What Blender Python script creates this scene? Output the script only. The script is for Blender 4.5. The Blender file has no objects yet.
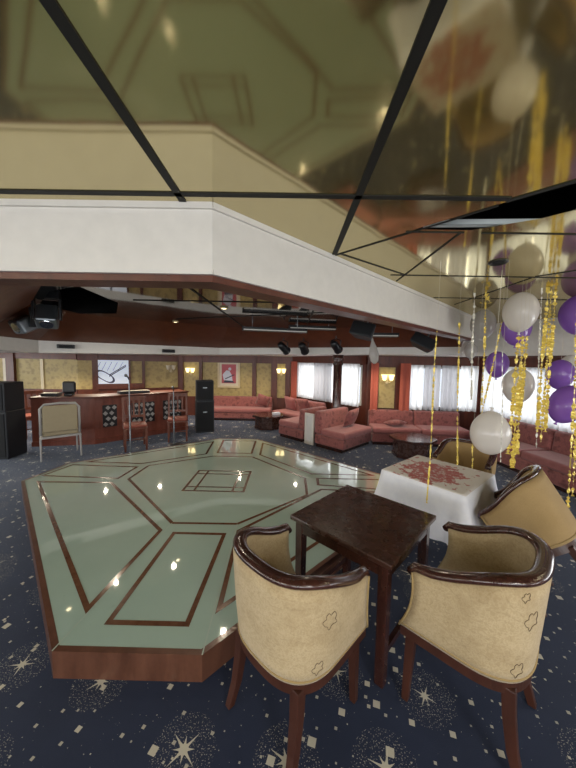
import bpy, bmesh, math, random
from math import radians, sin, cos, pi, sqrt, atan2
from mathutils import Vector, Matrix
from mathutils.geometry import delaunay_2d_cdt
random.seed(7)
S = bpy.context.scene
C = S.collection

# ------------------------------------------------------------------ node helper
class NT:
    def __init__(s, m):
        m.use_nodes = True
        s.t = m.node_tree; s.t.nodes.clear()
        s.out = s.t.nodes.new('ShaderNodeOutputMaterial')
    def n(s, typ, ins=None, **kw):
        nd = s.t.nodes.new(typ)
        for k, v in kw.items(): setattr(nd, k, v)
        for k, v in (ins or {}).items(): s.set(nd, k, v)
        return nd
    def set(s, nd, k, v):
        if isinstance(v, bpy.types.NodeSocket): s.t.links.new(v, nd.inputs[k])
        elif isinstance(v, bpy.types.Node): s.t.links.new(v.outputs[0], nd.inputs[k])
        else: nd.inputs[k].default_value = v
    def math(s, op, a, b=0.0, c=None):
        nd = s.t.nodes.new('ShaderNodeMath'); nd.operation = op
        s.set(nd, 0, a); s.set(nd, 1, b)
        if c is not None: s.set(nd, 2, c)
        return nd.outputs[0]
    def mix(s, f, a, b, blend='MIX'):
        nd = s.t.nodes.new('ShaderNodeMix'); nd.data_type = 'RGBA'; nd.blend_type = blend
        s.set(nd, 0, f); s.set(nd, 6, a); s.set(nd, 7, b)
        return nd.outputs[2]
    def ramp(s, f, stops):
        nd = s.t.nodes.new('ShaderNodeValToRGB'); e = nd.color_ramp.elements
        e[0].position, e[0].color = stops[0][0], stops[0][1]
        e[1].position, e[1].color = stops[-1][0], stops[-1][1]
        for p, c in stops[1:-1]:
            x = e.new(p); x.color = c
        s.set(nd, 0, f); return nd.outputs[0]
    def coord(s, which='Object'):
        return s.t.nodes.new('ShaderNodeTexCoord').outputs[which]
    def noise(s, vec, scale, detail=3, rough=.5):
        nd = s.n('ShaderNodeTexNoise', {'Scale': scale, 'Detail': detail, 'Roughness': rough})
        if vec is not None: s.set(nd, 'Vector', vec)
        return nd.outputs['Fac']
    def bump(s, h, strength, dist=.01):
        return s.n('ShaderNodeBump', {'Height': h, 'Strength': strength, 'Distance': dist}).outputs[0]
    def pbr(s, color, rough=.5, normal=None, **kw):
        nd = s.n('ShaderNodeBsdfPrincipled')
        s.set(nd, 'Base Color', color); s.set(nd, 'Roughness', rough)
        if normal is not None: s.set(nd, 'Normal', normal)
        for k, v in kw.items(): s.set(nd, k.replace('_', ' '), v)
        return nd.outputs[0]
    def done(s, sh): s.t.links.new(sh, s.out.inputs[0])

def col(r, g, b): return (r, g, b, 1)
def srgb(h):
    v = [int(h[i:i + 2], 16) / 255 for i in (0, 2, 4)]
    return tuple([(x / 12.92 if x < .04045 else ((x + .055) / 1.055) ** 2.4) for x in v] + [1])
M = {}
def mat(name):
    m = bpy.data.materials.new(name); M[name] = m
    return NT(m)

def plain(name, c, rough=.5, **kw):
    t = mat(name)
    co = t.coord()
    n = t.noise(co, 14, 4)
    c2 = tuple([x * .86 for x in c[:3]] + [1])
    t.done(t.pbr(t.mix(n, c2, c), rough, **kw))

def wood(name, c1, c2, rough=.28, scale=6, coat=.3):
    t = mat(name); co = t.coord()
    mp = t.n('ShaderNodeMapping', {'Vector': co, 'Scale': (1.0, 1.0, .22)})
    n = t.noise(mp, scale * 2.2, 6, .6)
    n2 = t.noise(co, scale * 7, 3)
    f = t.math('ADD', t.math('MULTIPLY', n, .8), t.math('MULTIPLY', n2, .2))
    c = t.ramp(f, [(.3, c1), (.7, c2)])
    t.done(t.pbr(c, t.math('ADD', t.math('MULTIPLY', n2, .15), rough - .05), t.bump(n, .05), Coat_Weight=coat, Coat_Roughness=.12))

wood('dark_wood', srgb('2a1612'), srgb('4a2a22'), .22, 6, .5)
wood('table_wood', srgb('35201a'), srgb('4c3026'), .25, 2.5, .5)
wood('red_wood', srgb('431b10'), srgb('64301e'), .42, 5, .05)
wood('chair_wood', srgb('4e2618'), srgb('74402c'), .45, 5, .05)
wood('cove_wood', srgb('542812'), srgb('6a381e'), .42, 3, .05)
wood('skirt_wood', srgb('4e3023'), srgb('6a4635'), .3, 5, .3)
wood('bar_wood', srgb('5c2a1b'), srgb('7e4230'), .38, 5, .12)
wood('inlay_wood', srgb('553626'), srgb('73503a'), .15, 9, .6)
plain('white_paint', srgb('e4e0d8'), .5)
plain('soffit_paint', srgb('dcdad6'), .6)
plain('black_plastic', srgb('1b1c20'), .38)
plain('speaker_box', srgb('202329'), .55)
plain('speaker_grille', srgb('15171b'), .8)
plain('grey_metal', srgb('8e959a'), .3, Metallic=.8)
plain('rail_metal', srgb('c4cccb'), .4)
plain('chrome', srgb('c8ccd0'), .12, Metallic=1.0)
plain('void_black', srgb('050505'), .95)
plain('wall_plain', srgb('8a7c5c'), .7)
plain('rubber', srgb('101010'), .8)
plain('white_frame', srgb('b9b7ae'), .4)
plain('cream', srgb('e0d6bf'), .5)
plain('seam', srgb('b4c2b6'), .2)
plain('ceiling_strip', srgb('17160f'), .7)
plain('gold_frame', srgb('d8c8a0'), .4)
plain('pic_red', srgb('c0626a'), .6)
plain('pic_white', srgb('d8dce8'), .6)
plain('pic_dark', srgb('3a3f55'), .6)
plain('pic_blue', srgb('d5e0f0'), .35, Emission_Color=srgb('d5e0f0'), Emission_Strength=.35)  # emission added to brighten the picture
plain('red_curtain', srgb('b8604e'), .9)
plain('red_leather', srgb('8a4636'), .5)
plain('lyre_white', srgb('a8a6a4'), .4)

def emis(name, c, s):
    t = mat(name); t.done(t.n('ShaderNodeEmission', {'Color': c, 'Strength': s}).outputs[0])
emis('lamp_glow', (1.0, .80, .38, 1), 2.6)
emis('bulb_glow', (1.0, .82, .5, 1), 9)
emis('red_led', (1.0, .12, .05, 1), 4)
emis('daylight', (.95, .98, 1.0, 1), 2.4)

# mirror ceiling of the recess
t = mat('mirror_ceiling'); co = t.coord()
n = t.noise(co, 1.3, 3)
t.done(t.pbr(t.mix(n, srgb('4a4236'), srgb('625a48')), .045, t.bump(t.noise(co, 1.1, 2), .06, .05), Metallic=1.0))
# olive gold glossy ceiling
t = mat('gold_ceiling'); co = t.coord()
n = t.noise(co, 2.0, 4); nf = t.noise(co, 60, 2)
base = t.mix(n, srgb('6d5f28'), srgb('807138'))
base = t.mix(t.math('MULTIPLY', t.math('GREATER_THAN', nf, .74), .25), base, srgb('c8bd88'))
bmp = t.bump(t.noise(co, 1.4, 2), .05, .05)
d = t.pbr(base, .5, None)
g = t.n('ShaderNodeBsdfGlossy', {'Color': srgb('ecdfb4'), 'Roughness': .08, 'Normal': bmp}).outputs[0]
fr = t.n('ShaderNodeFresnel', {'IOR': 1.6, 'Normal': bmp}).outputs[0]
mx = t.n('ShaderNodeMixShader', {0: t.math('MINIMUM', t.math('ADD', t.math('MULTIPLY', fr, 1.0), .01), .6), 1: d, 2: g})
t.done(mx.outputs[0])
# mint glass
t = mat('mint_glass'); co = t.coord()
n = t.noise(co, 3, 4); s1 = t.noise(co, 16, 5, .7)
base = t.mix(n, srgb('9fb8ab'), srgb('aec6ba'))
base = t.mix(t.math('MULTIPLY', t.math('GREATER_THAN', s1, .68), .2), base, srgb('7f9a8c'))
d = t.pbr(base, .5)
g = t.n('ShaderNodeBsdfGlossy', {'Color': (1, 1, 1, 1), 'Roughness': .035}).outputs[0]
fr = t.n('ShaderNodeFresnel', {'IOR': 1.55}).outputs[0]
mx = t.n('ShaderNodeMixShader', {0: t.math('MINIMUM', t.math('ADD', t.math('MULTIPLY', fr, 1.5), .06), .85), 1: d, 2: g})
t.done(mx.outputs[0])
# window pane
t = mat('pane')
g = t.n('ShaderNodeBsdfGlossy', {'Roughness': .02}).outputs[0]
tr = t.n('ShaderNodeBsdfTransparent').outputs[0]
t.done(t.n('ShaderNodeMixShader', {0: .06, 1: tr, 2: g}).outputs[0])
# sheer
def sheer(name, c, tr_amt):
    t = mat(name); co = t.coord()
    d = t.n('ShaderNodeBsdfDiffuse', {'Color': c}).outputs[0]
    tl = t.n('ShaderNodeBsdfTranslucent', {'Color': c}).outputs[0]
    t.done(t.n('ShaderNodeMixShader', {0: tr_amt, 1: d, 2: tl}).outputs[0])
sheer('sheer_white', srgb('eceef0'), .55)
sheer('sheer_grey', srgb('b4b4b8'), .42)
# gold damask wall
t = mat('damask'); co = t.coord()
v = t.n('ShaderNodeTexVoronoi', {'Vector': co, 'Scale': 9.0}, feature='SMOOTH_F1').outputs['Distance']
n = t.noise(co, 22, 4)
f = t.math('ADD', t.math('MULTIPLY', v, .7), t.math('MULTIPLY', n, .5))
c = t.ramp(f, [(.35, srgb('99875a')), (.6, srgb('b5a26c')), (.8, srgb('a8955f'))])
t.done(t.pbr(c, .55, t.bump(f, .2, .01)))
# chair tapestry: beige weave with faint scrolls
t = mat('chair_fabric'); co = t.coord()
n = t.noise(co, 9, 3); w = t.noise(co, 120, 2)
wv = t.n('ShaderNodeTexWave', {'Vector': co, 'Scale': 3.4, 'Distortion': 9.0, 'Detail': 2.0, 'Detail Scale': 2.2}, wave_type='RINGS').outputs['Fac']
line = t.ramp(wv, [(.42, col(0, 0, 0)), (.5, col(1, 1, 1)), (.58, col(0, 0, 0))])
base = t.mix(n, srgb('ad9770'), srgb('c8b38c'))
base = t.mix(t.math('MULTIPLY', w, .4), base, srgb('927c58'))
base = t.mix(t.math('MULTIPLY', line, .4), base, srgb('8a7550'))
worm = t.ramp(t.noise(co, 55, 3, .6), [(.42, col(0, 0, 0)), (.5, col(1, 1, 1)), (.58, col(0, 0, 0))])
base = t.mix(t.math('MULTIPLY', worm, .30), base, srgb('d8c6a2'))
base = t.mix(t.math('MULTIPLY', t.ramp(t.noise(co, 7, 4), [(.45, col(0, 0, 0)), (.7, col(1, 1, 1))]), .35), base, srgb('8d744c'))
t.done(t.pbr(base, .85, t.bump(w, .25, .004), Sheen_Weight=.15))
t = mat('plain_tan'); co = t.coord()
n = t.noise(co, 8, 3); w = t.noise(co, 140, 2)
base = t.mix(t.math('MULTIPLY', w, .5), t.mix(n, srgb('a08558'), srgb('b4986a')), srgb('7e6640'))
t.done(t.pbr(base, .9, t.bump(w, .2, .004)))
plain('piping', srgb('a28a5c'), .8)
plain('worn_tan', srgb('a3977c'), .85)
wood('leg_wood', srgb('33190f'), srgb('4c291c'), .42, 5, .08)
plain('leaf_line', srgb('5b4a34'), .9)
# pink sofa
t = mat('sofa_pink'); co = t.coord()
v = t.n('ShaderNodeTexVoronoi', {'Vector': co, 'Scale': 7.5}, feature='SMOOTH_F1').outputs['Distance']
n = t.noise(co, 26, 4)
f = t.math('ADD', t.math('MULTIPLY', v, .6), t.math('MULTIPLY', n, .6))
c = t.ramp(f, [(.35, srgb('6a3a37')), (.55, srgb('985b57')), (.8, srgb('784542'))])
t.done(t.pbr(c, .85, t.bump(n, .2, .006), Sheen_Weight=.25))
t = mat('sofa_seat'); co = t.coord()
n = t.noise(co, 14, 4)
t.done(t.pbr(t.mix(n, srgb('8c504d'), srgb('ac6c69')), .85, t.bump(n, .15, .006), Sheen_Weight=.25))
# balloons
def balloon(name, c, tl):
    t = mat(name); co = t.coord()
    n = t.noise(co, 5, 2)
    cc = t.mix(n, tuple([x * .9 for x in c[:3]] + [1]), c)
    a = t.pbr(cc, .22, Coat_Weight=.5)
    b = t.n('ShaderNodeBsdfTranslucent', {'Color': c}).outputs[0]
    t.done(t.n('ShaderNodeMixShader', {0: tl, 1: a, 2: b}).outputs[0])
balloon('balloon_white', srgb('f0ebe4'), .45)
balloon('balloon_grey', srgb('d4d0ca'), .45)
balloon('balloon_purple', srgb('a878d2'), .42)
# foil
def foil(name, c):
    t = mat(name); co = t.coord()
    n = t.noise(co, 70, 2)
    t.done(t.pbr(t.mix(n, tuple([x * .55 for x in c[:3]] + [1]), c), .28, t.bump(n, .6, .01), Metallic=.4,
                 Emission_Color=c, Emission_Strength=.12))  # weak glow added to brighten the foil
foil('foil_gold', srgb('efd468'))
foil('foil_silver', srgb('e4e0d2'))
# table cloth
t = mat('cloth_white'); co = t.coord()
n = t.noise(co, 30, 3)
t.done(t.pbr(t.mix(n, srgb('e8eaf4'), srgb('f6f7fc')), .85, t.bump(n, .1, .003)))
t = mat('cloth_print'); co = t.coord()
n = t.noise(co, 9, 5, .65); n2 = t.noise(co, 4, 4); n3 = t.noise(co, 34, 3)
sp = t.n('ShaderNodeSeparateXYZ', {0: co})
dx = t.math('MULTIPLY', t.math('ADD', sp.outputs[0], .05), 3.0); dy = t.math('MULTIPLY', t.math('ADD', sp.outputs[1], -.03), 3.6)
r = t.math('SQRT', t.math('ADD', t.math('MULTIPLY', dx, dx), t.math('MULTIPLY', dy, dy)))
mask = t.math('GREATER_THAN', t.math('SUBTRACT', t.math('MULTIPLY', n, 2.0), r), .12)
mask2 = t.math('GREATER_THAN', t.math('SUBTRACT', t.noise(co, 13, 3), t.math('MULTIPLY', r, .05)), .56)
red = t.mix(n3, srgb('8e2a30'), srgb('d08a86'))
base = t.mix(n2, srgb('d6d0ca'), srgb('e6e2de'))
c = t.mix(t.math('MULTIPLY', mask, t.ramp(n3, [(.36, col(.25, .25, .25)), (.5, col(1, 1, 1))])), base, red)
c = t.mix(t.math('MULTIPLY', mask2, .75), c, srgb('b4605c'))
t.done(t.pbr(c, .85))
# carpet: navy with starbursts, diamonds and dust
t = mat('carpet'); co = t.coord()
def star_layer(scale, R, npts, sharp, rnd, seed):
    off = t.n('ShaderNodeVectorMath', {0: co, 1: (seed, seed * 1.7, 0)}, operation='ADD').outputs[0]
    sp = t.n('ShaderNodeSeparateXYZ', {0: off})
    flat = t.n('ShaderNodeCombineXYZ', {0: sp.outputs[0], 1: sp.outputs[1], 2: 0.0}).outputs[0]
    vo = t.n('ShaderNodeTexVoronoi', {'Vector': flat, 'Scale': scale, 'Randomness': rnd}, voronoi_dimensions='2D')
    dv = t.n('ShaderNodeVectorMath', {0: flat, 1: vo.outputs['Position']}, operation='SUBTRACT').outputs[0]
    s2 = t.n('ShaderNodeSeparateXYZ', {0: dv})
    x, y = s2.outputs[0], s2.outputs[1]
    rr = t.math('SQRT', t.math('ADD', t.math('MULTIPLY', x, x), t.math('MULTIPLY', y, y)))
    sc = t.n('ShaderNodeSeparateColor', {0: vo.outputs['Color']})
    th = t.math('ADD', t.math('ARCTAN2', y, x), t.math('MULTIPLY', sc.outputs[1], 3.0))
    if npts > 4:
        sn = t.math('ABSOLUTE', t.math('SINE', t.math('MULTIPLY', th, npts / 2)))
        sn2 = t.math('ABSOLUTE', t.math('SINE', t.math('MULTIPLY', th, npts / 4)))
        lim = t.math('DIVIDE', R, t.math('ADD', 1.0, t.math('ADD', t.math('MULTIPLY', sn, sharp), t.math('MULTIPLY', sn2, .7))))
        lim = t.math('MULTIPLY', lim, t.math('ADD', t.math('MULTIPLY', sc.outputs[0], .5), .6))
    else:
        ca, sa = cos(.5), sin(.5)
        xr = t.math('ADD', t.math('MULTIPLY', x, ca), t.math('MULTIPLY', y, sa)); yr = t.math('SUBTRACT', t.math('MULTIPLY', y, ca), t.math('MULTIPLY', x, sa))
        rr = t.math('ADD', t.math('ABSOLUTE', xr), t.math('ABSOLUTE', yr))
        lim = t.math('MULTIPLY', t.math('MAXIMUM', t.math('SUBTRACT', sc.outputs[0], .25), 0.0), R * 1.4)
    return t.math('LESS_THAN', rr, lim), rr, sc
star, rr, sc = star_layer(2.1, .095, 8, 2.6, .85, 3.1)
star2, _, _ = star_layer(5.5, .026, 4, 1.6, .9, 11.3)
star3, _, _ = star_layer(11.5, .012, 4, 1.2, 1.0, 21.9)
dust = t.noise(co, 150, 1)
halo = t.math('LESS_THAN', rr, .15)
pres = t.math('GREATER_THAN', sc.outputs[2], .3)
dustm = t.math('MULTIPLY', t.math('GREATER_THAN', dust, .645), t.math('MULTIPLY', halo, pres))
dust2 = t.math('MULTIPLY', t.math('GREATER_THAN', t.noise(co, 90, 1), .76), 1.0)
blot = t.noise(co, 3, 4)
base = t.mix(blot, srgb('131d36'), srgb('25304c'))
fib = t.noise(co, 300, 2)
base = t.mix(t.math('MULTIPLY', fib, .25), base, srgb('0a1020'))
white = srgb('cdc7b4')
c = t.mix(t.math('MULTIPLY', t.math('MAXIMUM', dustm, dust2), .55), base, white)
c = t.mix(t.math('MULTIPLY', star3, .7), c, white)
c = t.mix(t.math('MULTIPLY', star2, .85), c, white)
c = t.mix(t.math('MULTIPLY', star, .9), c, white)
t.done(t.pbr(c, .9, t.bump(fib, .3, .005), Sheen_Weight=.35, Sheen_Roughness=.35, Sheen_Tint=(.75, .85, 1, 1)))  # blue sheen tint stands in for daylight glancing off the carpet

# ------------------------------------------------------------------ mesh helpers
def box(bm, x0, x1, y0, y1, z0, z1, mtx=None, taper=None):
    vs = []
    for z in (z0, z1):
        k = 1 if (taper is None or z == z1) else taper
        cx, cy = (x0 + x1) / 2, (y0 + y1) / 2
        for x, y in ((x0, y0), (x1, y0), (x1, y1), (x0, y1)):
            p = Vector((cx + (x - cx) * k, cy + (y - cy) * k, z))
            vs.append(bm.verts.new(mtx @ p if mtx else p))
    f = [(3, 2, 1, 0), (4, 5, 6, 7), (0, 1, 5, 4), (1, 2, 6, 5), (2, 3, 7, 6), (3, 0, 4, 7)]
    for q in f: bm.faces.new([vs[i] for i in q])
def bar(bm, a, b, w, h=None, up=Vector((0, 0, 1)), w2=None):
    """square-section bar from a to b"""
    a, b = Vector(a), Vector(b); h = h or w; d = (b - a).normalized()
    if abs(d.dot(up)) > .98: up = Vector((0, 1, 0))
    s = d.cross(up).normalized(); u = s.cross(d)
    rings = []
    for p, k in ((a, 1), (b, (w2 / w) if w2 else 1)):
        rings.append([bm.verts.new(p + s * sx * w / 2 * k + u * sy * h / 2 * k) for sx, sy in ((-1, -1), (1, -1), (1, 1), (-1, 1))])
    for i in range(4): bm.faces.new((rings[0][i], rings[0][(i + 1) % 4], rings[1][(i + 1) % 4], rings[1][i]))
    bm.faces.new(rings[0][::-1]); bm.faces.new(rings[1])
def tube(bm, pts, r, seg=8, caps=True):
    pts = [Vector(p) for p in pts]; n = len(pts)
    rs = r if isinstance(r, (list, tuple)) else [r] * n
    rings = []; ref = None
    for i, p in enumerate(pts):
        d = (pts[min(i + 1, n - 1)] - pts[max(i - 1, 0)]).normalized()
        if ref is None: ref = Vector((0, 0, 1)) if abs(d.z) < .9 else Vector((1, 0, 0))
        s = d.cross(ref).normalized(); u = s.cross(d).normalized(); ref = u
        rings.append([bm.verts.new(p + (s * cos(2 * pi * k / seg) + u * sin(2 * pi * k / seg)) * rs[i]) for k in range(seg)])
    for i in range(n - 1):
        for k in range(seg):
            bm.faces.new((rings[i][k], rings[i][(k + 1) % seg], rings[i + 1][(k + 1) % seg], rings[i + 1][k]))
    if caps: bm.faces.new(rings[0][::-1]); bm.faces.new(rings[-1])
def lathe(bm, prof, seg=24, mtx=None):
    rings = []
    for r, z in prof:
        if r < 1e-5:
            p = Vector((0, 0, z)); rings.append([bm.verts.new(mtx @ p if mtx else p)])
        else:
            ring = []
            for k in range(seg):
                p = Vector((r * cos(2 * pi * k / seg), r * sin(2 * pi * k / seg), z)); ring.append(bm.verts.new(mtx @ p if mtx else p))
            rings.append(ring)
    for a, b in zip(rings, rings[1:]):
        if len(a) == 1 and len(b) == 1: continue
        for k in range(seg):
            k2 = (k + 1) % seg
            if len(a) == 1: bm.faces.new((a[0], b[k2], b[k]))
            elif len(b) == 1: bm.faces.new((a[k], a[k2], b[0]))
            else: bm.faces.new((a[k], a[k2], b[k2], b[k]))
    if len(rings[0]) > 1: bm.faces.new(rings[0][::-1])
    if len(rings[-1]) > 1: bm.faces.new(rings[-1])
def prism(bm, poly, z0, z1, mtx=None):
    """poly counter-clockwise (x,y)"""
    T = (lambda p: mtx @ p) if mtx else (lambda p: p)
    a = [bm.verts.new(T(Vector((x, y, z0)))) for x, y in poly]; b = [bm.verts.new(T(Vector((x, y, z1)))) for x, y in poly]
    n = len(poly)
    bm.faces.new(a[::-1]); bm.faces.new(b)
    for i in range(n): bm.faces.new((a[i], a[(i + 1) % n], b[(i + 1) % n], b[i]))
def inset_poly(poly, d):
    """move every edge of a ccw polygon inwards by d (list or number)"""
    n = len(poly); out = []
    ds = d if isinstance(d, (list, tuple)) else [d] * n
    L = []
    for i in range(n):
        p, q = Vector(poly[i]), Vector(poly[(i + 1) % n]); e = (q - p).normalized(); nn = Vector((-e.y, e.x))
        L.append((p + nn * ds[i], e))
    for i in range(n):
        p, e = L[i - 1]; q, g = L[i]
        den = e.x * g.y - e.y * g.x
        if abs(den) < 1e-6: out.append((q.x, q.y)); continue
        s = ((q.x - p.x) * g.y - (q.y - p.y) * g.x) / den
        r = p + e * s; out.append((r.x, r.y))
    return out
def strip_loop(bm, poly, w, z, h=.003, closed=True):
    """flat inlay strip along a polyline"""
    n = len(poly)
    o, i_ = inset_poly(poly, -w / 2), inset_poly(poly, w / 2)
    for k in range(n):
        k2 = (k + 1) % n
        top = [bm.verts.new((p[0], p[1], z)) for p in (o[k], o[k2], i_[k2], i_[k])]
        bm.faces.new(top)
def strip_line(bm, a, b, w, z):
    a, b = Vector(a), Vector(b); e = (b - a).normalized(); nn = Vector((-e.y, e.x)) * w / 2
    bm.faces.new([bm.verts.new((p.x, p.y, z)) for p in (a - nn, b - nn, b + nn, a + nn)])

def obj(name, bm, material, parent=None, bevel=0, smooth=False, seg=2, subsurf=0, recalc=True):
    if recalc: bmesh.ops.recalc_face_normals(bm, faces=bm.faces[:])
    me = bpy.data.meshes.new(name); bm.to_mesh(me); bm.free()
    me.materials.append(M[material] if isinstance(material, str) else material)
    o = bpy.data.objects.new(name, me); C.objects.link(o)
    if parent: o.parent = parent
    if bevel:
        b = o.modifiers.new('bevel', 'BEVEL'); b.width = bevel; b.segments = seg; b.limit_method = 'ANGLE'; b.angle_limit = radians(40)
    if subsurf:
        s = o.modifiers.new('sub', 'SUBSURF'); s.levels = subsurf; s.render_levels = subsurf
    if smooth or bevel or subsurf:
        for p in me.polygons: p.use_smooth = True
        if not subsurf and not smooth:
            for p in me.polygons: p.use_smooth = False
    return o
def nb(): return bmesh.new()
def tag(o, label, cat, group=None):
    o['label'] = label; o['category'] = cat
    if group: o['group'] = group
    return o
def thing(name, label, cat, loc=(0, 0, 0), rz=0, group=None):
    o = bpy.data.objects.new(name, None); C.objects.link(o)
    o.empty_display_size = .1
    o.location = loc; o.rotation_euler = (0, 0, rz)
    return tag(o, label, cat, group)
def struct(name, bm, material, parent=None, **kw):
    o = obj(name, bm, material, parent, **kw)
    if parent is None: o['kind'] = 'structure'
    return o
def dup(root, label, loc=None, rz=None, group=None, mtx=None):
    r = root.copy(); C.objects.link(r); r['label'] = label
    if loc is not None: r.location = loc
    if rz is not None: r.rotation_euler = (0, 0, rz)
    if mtx is not None: r.matrix_world = mtx
    if group: r['group'] = group
    for ch in list(root.children):
        c = ch.copy(); C.objects.link(c); c.parent = r
        for g in list(ch.children):
            d = g.copy(); C.objects.link(d); d.parent = c
    return r

# ------------------------------------------------------------------ camera
H = 1.8
f_px, pitch, roll, yaw = 295.85, radians(4.38), radians(1.06), radians(.41)
fw = Vector((-sin(yaw) * cos(pitch), cos(yaw) * cos(pitch), -sin(pitch)))
rt = Vector((cos(yaw), sin(yaw), 0)); up = rt.cross(fw)
r2 = rt * cos(roll) + up * sin(roll); u2 = up * cos(roll) - rt * sin(roll)
cd = bpy.data.cameras.new('camera'); cam = bpy.data.objects.new('camera', cd); C.objects.link(cam)
m = Matrix((r2, u2, -fw)).transposed().to_4x4(); m.translation = (0, 0, H)
cam.matrix_world = m
cd.sensor_fit = 'HORIZONTAL'; cd.sensor_width = 36; cd.lens = 36 * f_px / 576
cd.clip_start = .05; cd.clip_end = 100
S.camera = cam

# ------------------------------------------------------------------ room shell
ZC = 2.57      # gold ceiling
bm = nb(); box(bm, -9.5, 6.5, -4.2, 11, -.05, 0); struct('floor', bm, 'carpet')

def wall_seg(name, p0, p1, material, z0=0, z1=2.75, openings=(), th=.12):
    """wall from p0 to p1, room on the left of p0->p1; openings (u0,u1,z0,z1)"""
    p0, p1 = Vector(p0), Vector(p1); L = (p1 - p0).length; e = (p1 - p0).normalized()
    mt = Matrix(((e.x, -e.y, 0, p0.x), (e.y, e.x, 0, p0.y), (0, 0, 1, 0), (0, 0, 0, 1)))
    bm = nb(); u = 0
    for a, b, c, d in sorted(openings):
        if a > u: box(bm, u, a, -th, 0, z0, z1, mt)
        if c > z0: box(bm, a, b, -th, 0, z0, c, mt)
        if d < z1: box(bm, a, b, -th, 0, d, z1, mt)
        u = b
    if u < L: box(bm, u, L, -th, 0, z0, z1, mt)
    return struct(name, bm, material), mt, L

# room corners (room on the left when walking this way round: clockwise order reversed)
RW = [(5.2, -4.0), (4.85, 3.6), (4.45, 6.95), (1.85, 7.15), (.1, 9.5), (-3.6, 9.5), (-6.0, 8.3), (-9.3, 8.1), (-9.3, -4.0)]
win_n = [0]
def window(mt, u0, u1, z0, z1, name=None):
    win_n[0] += 1
    fr = nb(); w = .05
    box(fr, u0, u0 + w, -.10, .012, z0, z1, mt); box(fr, u1 - w, u1, -.10, .012, z0, z1, mt)
    box(fr, u0 + w, u1 - w, -.10, .012, z0, z0 + w, mt); box(fr, u0 + w, u1 - w, -.10, .012, z1 - w, z1, mt)
    k = max(1, round((u1 - u0) / 1.3))
    for i in range(1, k):
        x = u0 + (u1 - u0) * i / k; box(fr, x - .025, x + .025, -.09, .0, z0 + w, z1 - w, mt)
    o = struct('window_%d' % win_n[0], fr, 'white_frame')
    pn = nb(); box(pn, u0 + w, u1 - w, -.062, -.056, z0 + w, z1 - w, mt)
    obj('pane', pn, 'pane', o)
    return o
WZ0, WZ1 = .74, 1.74
win_lights = []
def area(name, loc, direction, sx, sy, power, color=(1, 1, 1)):
    l = bpy.data.lights.new(name, 'AREA'); l.shape = 'RECTANGLE'; l.size = sx; l.size_y = sy; l.energy = power; l.color = color
    o = bpy.data.objects.new(name, l); C.objects.link(o); o.location = loc
    o.rotation_euler = Vector(direction).to_track_quat('-Z', 'Y').to_euler()
    return o

def windowed_wall(name, i, ops, power=None):
    w, mt, L = wall_seg(name, RW[i], RW[i + 1], 'red_wood', openings=[(a, b, WZ0, WZ1) for a, b in ops])
    for a, b in ops:
        window(mt, a, b, WZ0, WZ1)
        if power:
            c = mt @ Vector(((a + b) / 2, -.35, (WZ0 + WZ1) / 2)); n = mt.to_3x3() @ Vector((0, 1, 0))
            area('window_daylight', c, n, b - a, WZ1 - WZ0, power * (b - a))
    return mt, L
mt_r0, L0 = windowed_wall('wall_right', 0, [(.6, 3.2), (4.2, 6.9)], 22)
mt_r1, L1 = windowed_wall('wall_right_front', 1, [(.25, 3.28)], 10)
mt_r2, L2 = windowed_wall('wall_far_right', 2, [(.07, 1.72)], 12)
mt_r3, L3 = windowed_wall('wall_far_corner', 3, [(.14, 2.62)], 12)
mt_r4, L4 = (wall_seg('wall_far', RW[4], RW[5], 'damask')[1:])
mt_r5, L5 = (wall_seg('wall_bar', RW[5], RW[6], 'damask')[1:])
mt_r6, L6 = (wall_seg('wall_far_left', RW[6], RW[7], 'damask')[1:])
w_, mt_l, Ll = wall_seg('wall_left', RW[7], RW[8], 'damask', openings=[(1.2, 5.2, .74, 1.9), (6.2, 11.0, .74, 1.9)])
for a, b in ((1.2, 5.2), (6.2, 11.0)):  # unseen left windows and light, added to brighten platform and bar
    window(mt_l, a, b, .74, 1.9)
    area('left_fill_light', mt_l @ Vector(((a + b) / 2, -.4, 1.35)), (1, 0, -.05), b - a, 1.1, 130)
# wall behind the photographer, with wide windows
w, mt_b, Lb = wall_seg('wall_rear', RW[8], RW[0], 'red_wood', openings=[(1.0, 6.6, .7, 2.2), (7.6, 13.6, .7, 2.2)])
for a, b in ((1.0, 6.6), (7.6, 13.6)):
    window(mt_b, a, b, .7, 2.2)
    c = mt_b @ Vector(((a + b) / 2, -.4, 1.45)); area('rear_daylight', c, (0, 1, .02), b - a, 1.5, 200)

# upper structure above everything, a closed deck
bm = nb(); box(bm, -9.5, 6.5, -4.2, 11, 2.95, 3.0); struct('ceiling_deck', bm, 'void_black')

# ring of the recess: ccw, (x, y)
RING = [(-1.75, 1.52), (-.4, 1.52), (2.9, 4.82), (3.3, 5.8), (-.3, 7.15), (-1.7, 7.1), (-4.35, 5.1), (-4.35, 4.15)]
ZB = [2.22, 2.22, 2.22, 1.99, 1.965, 1.93, 1.87, 1.9]     # bottom of the ring edge
ZT = [ZC, ZC, ZC, 2.14, 2.12, 2.09, 2.08, 2.09]           # top of the ring edge

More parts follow.
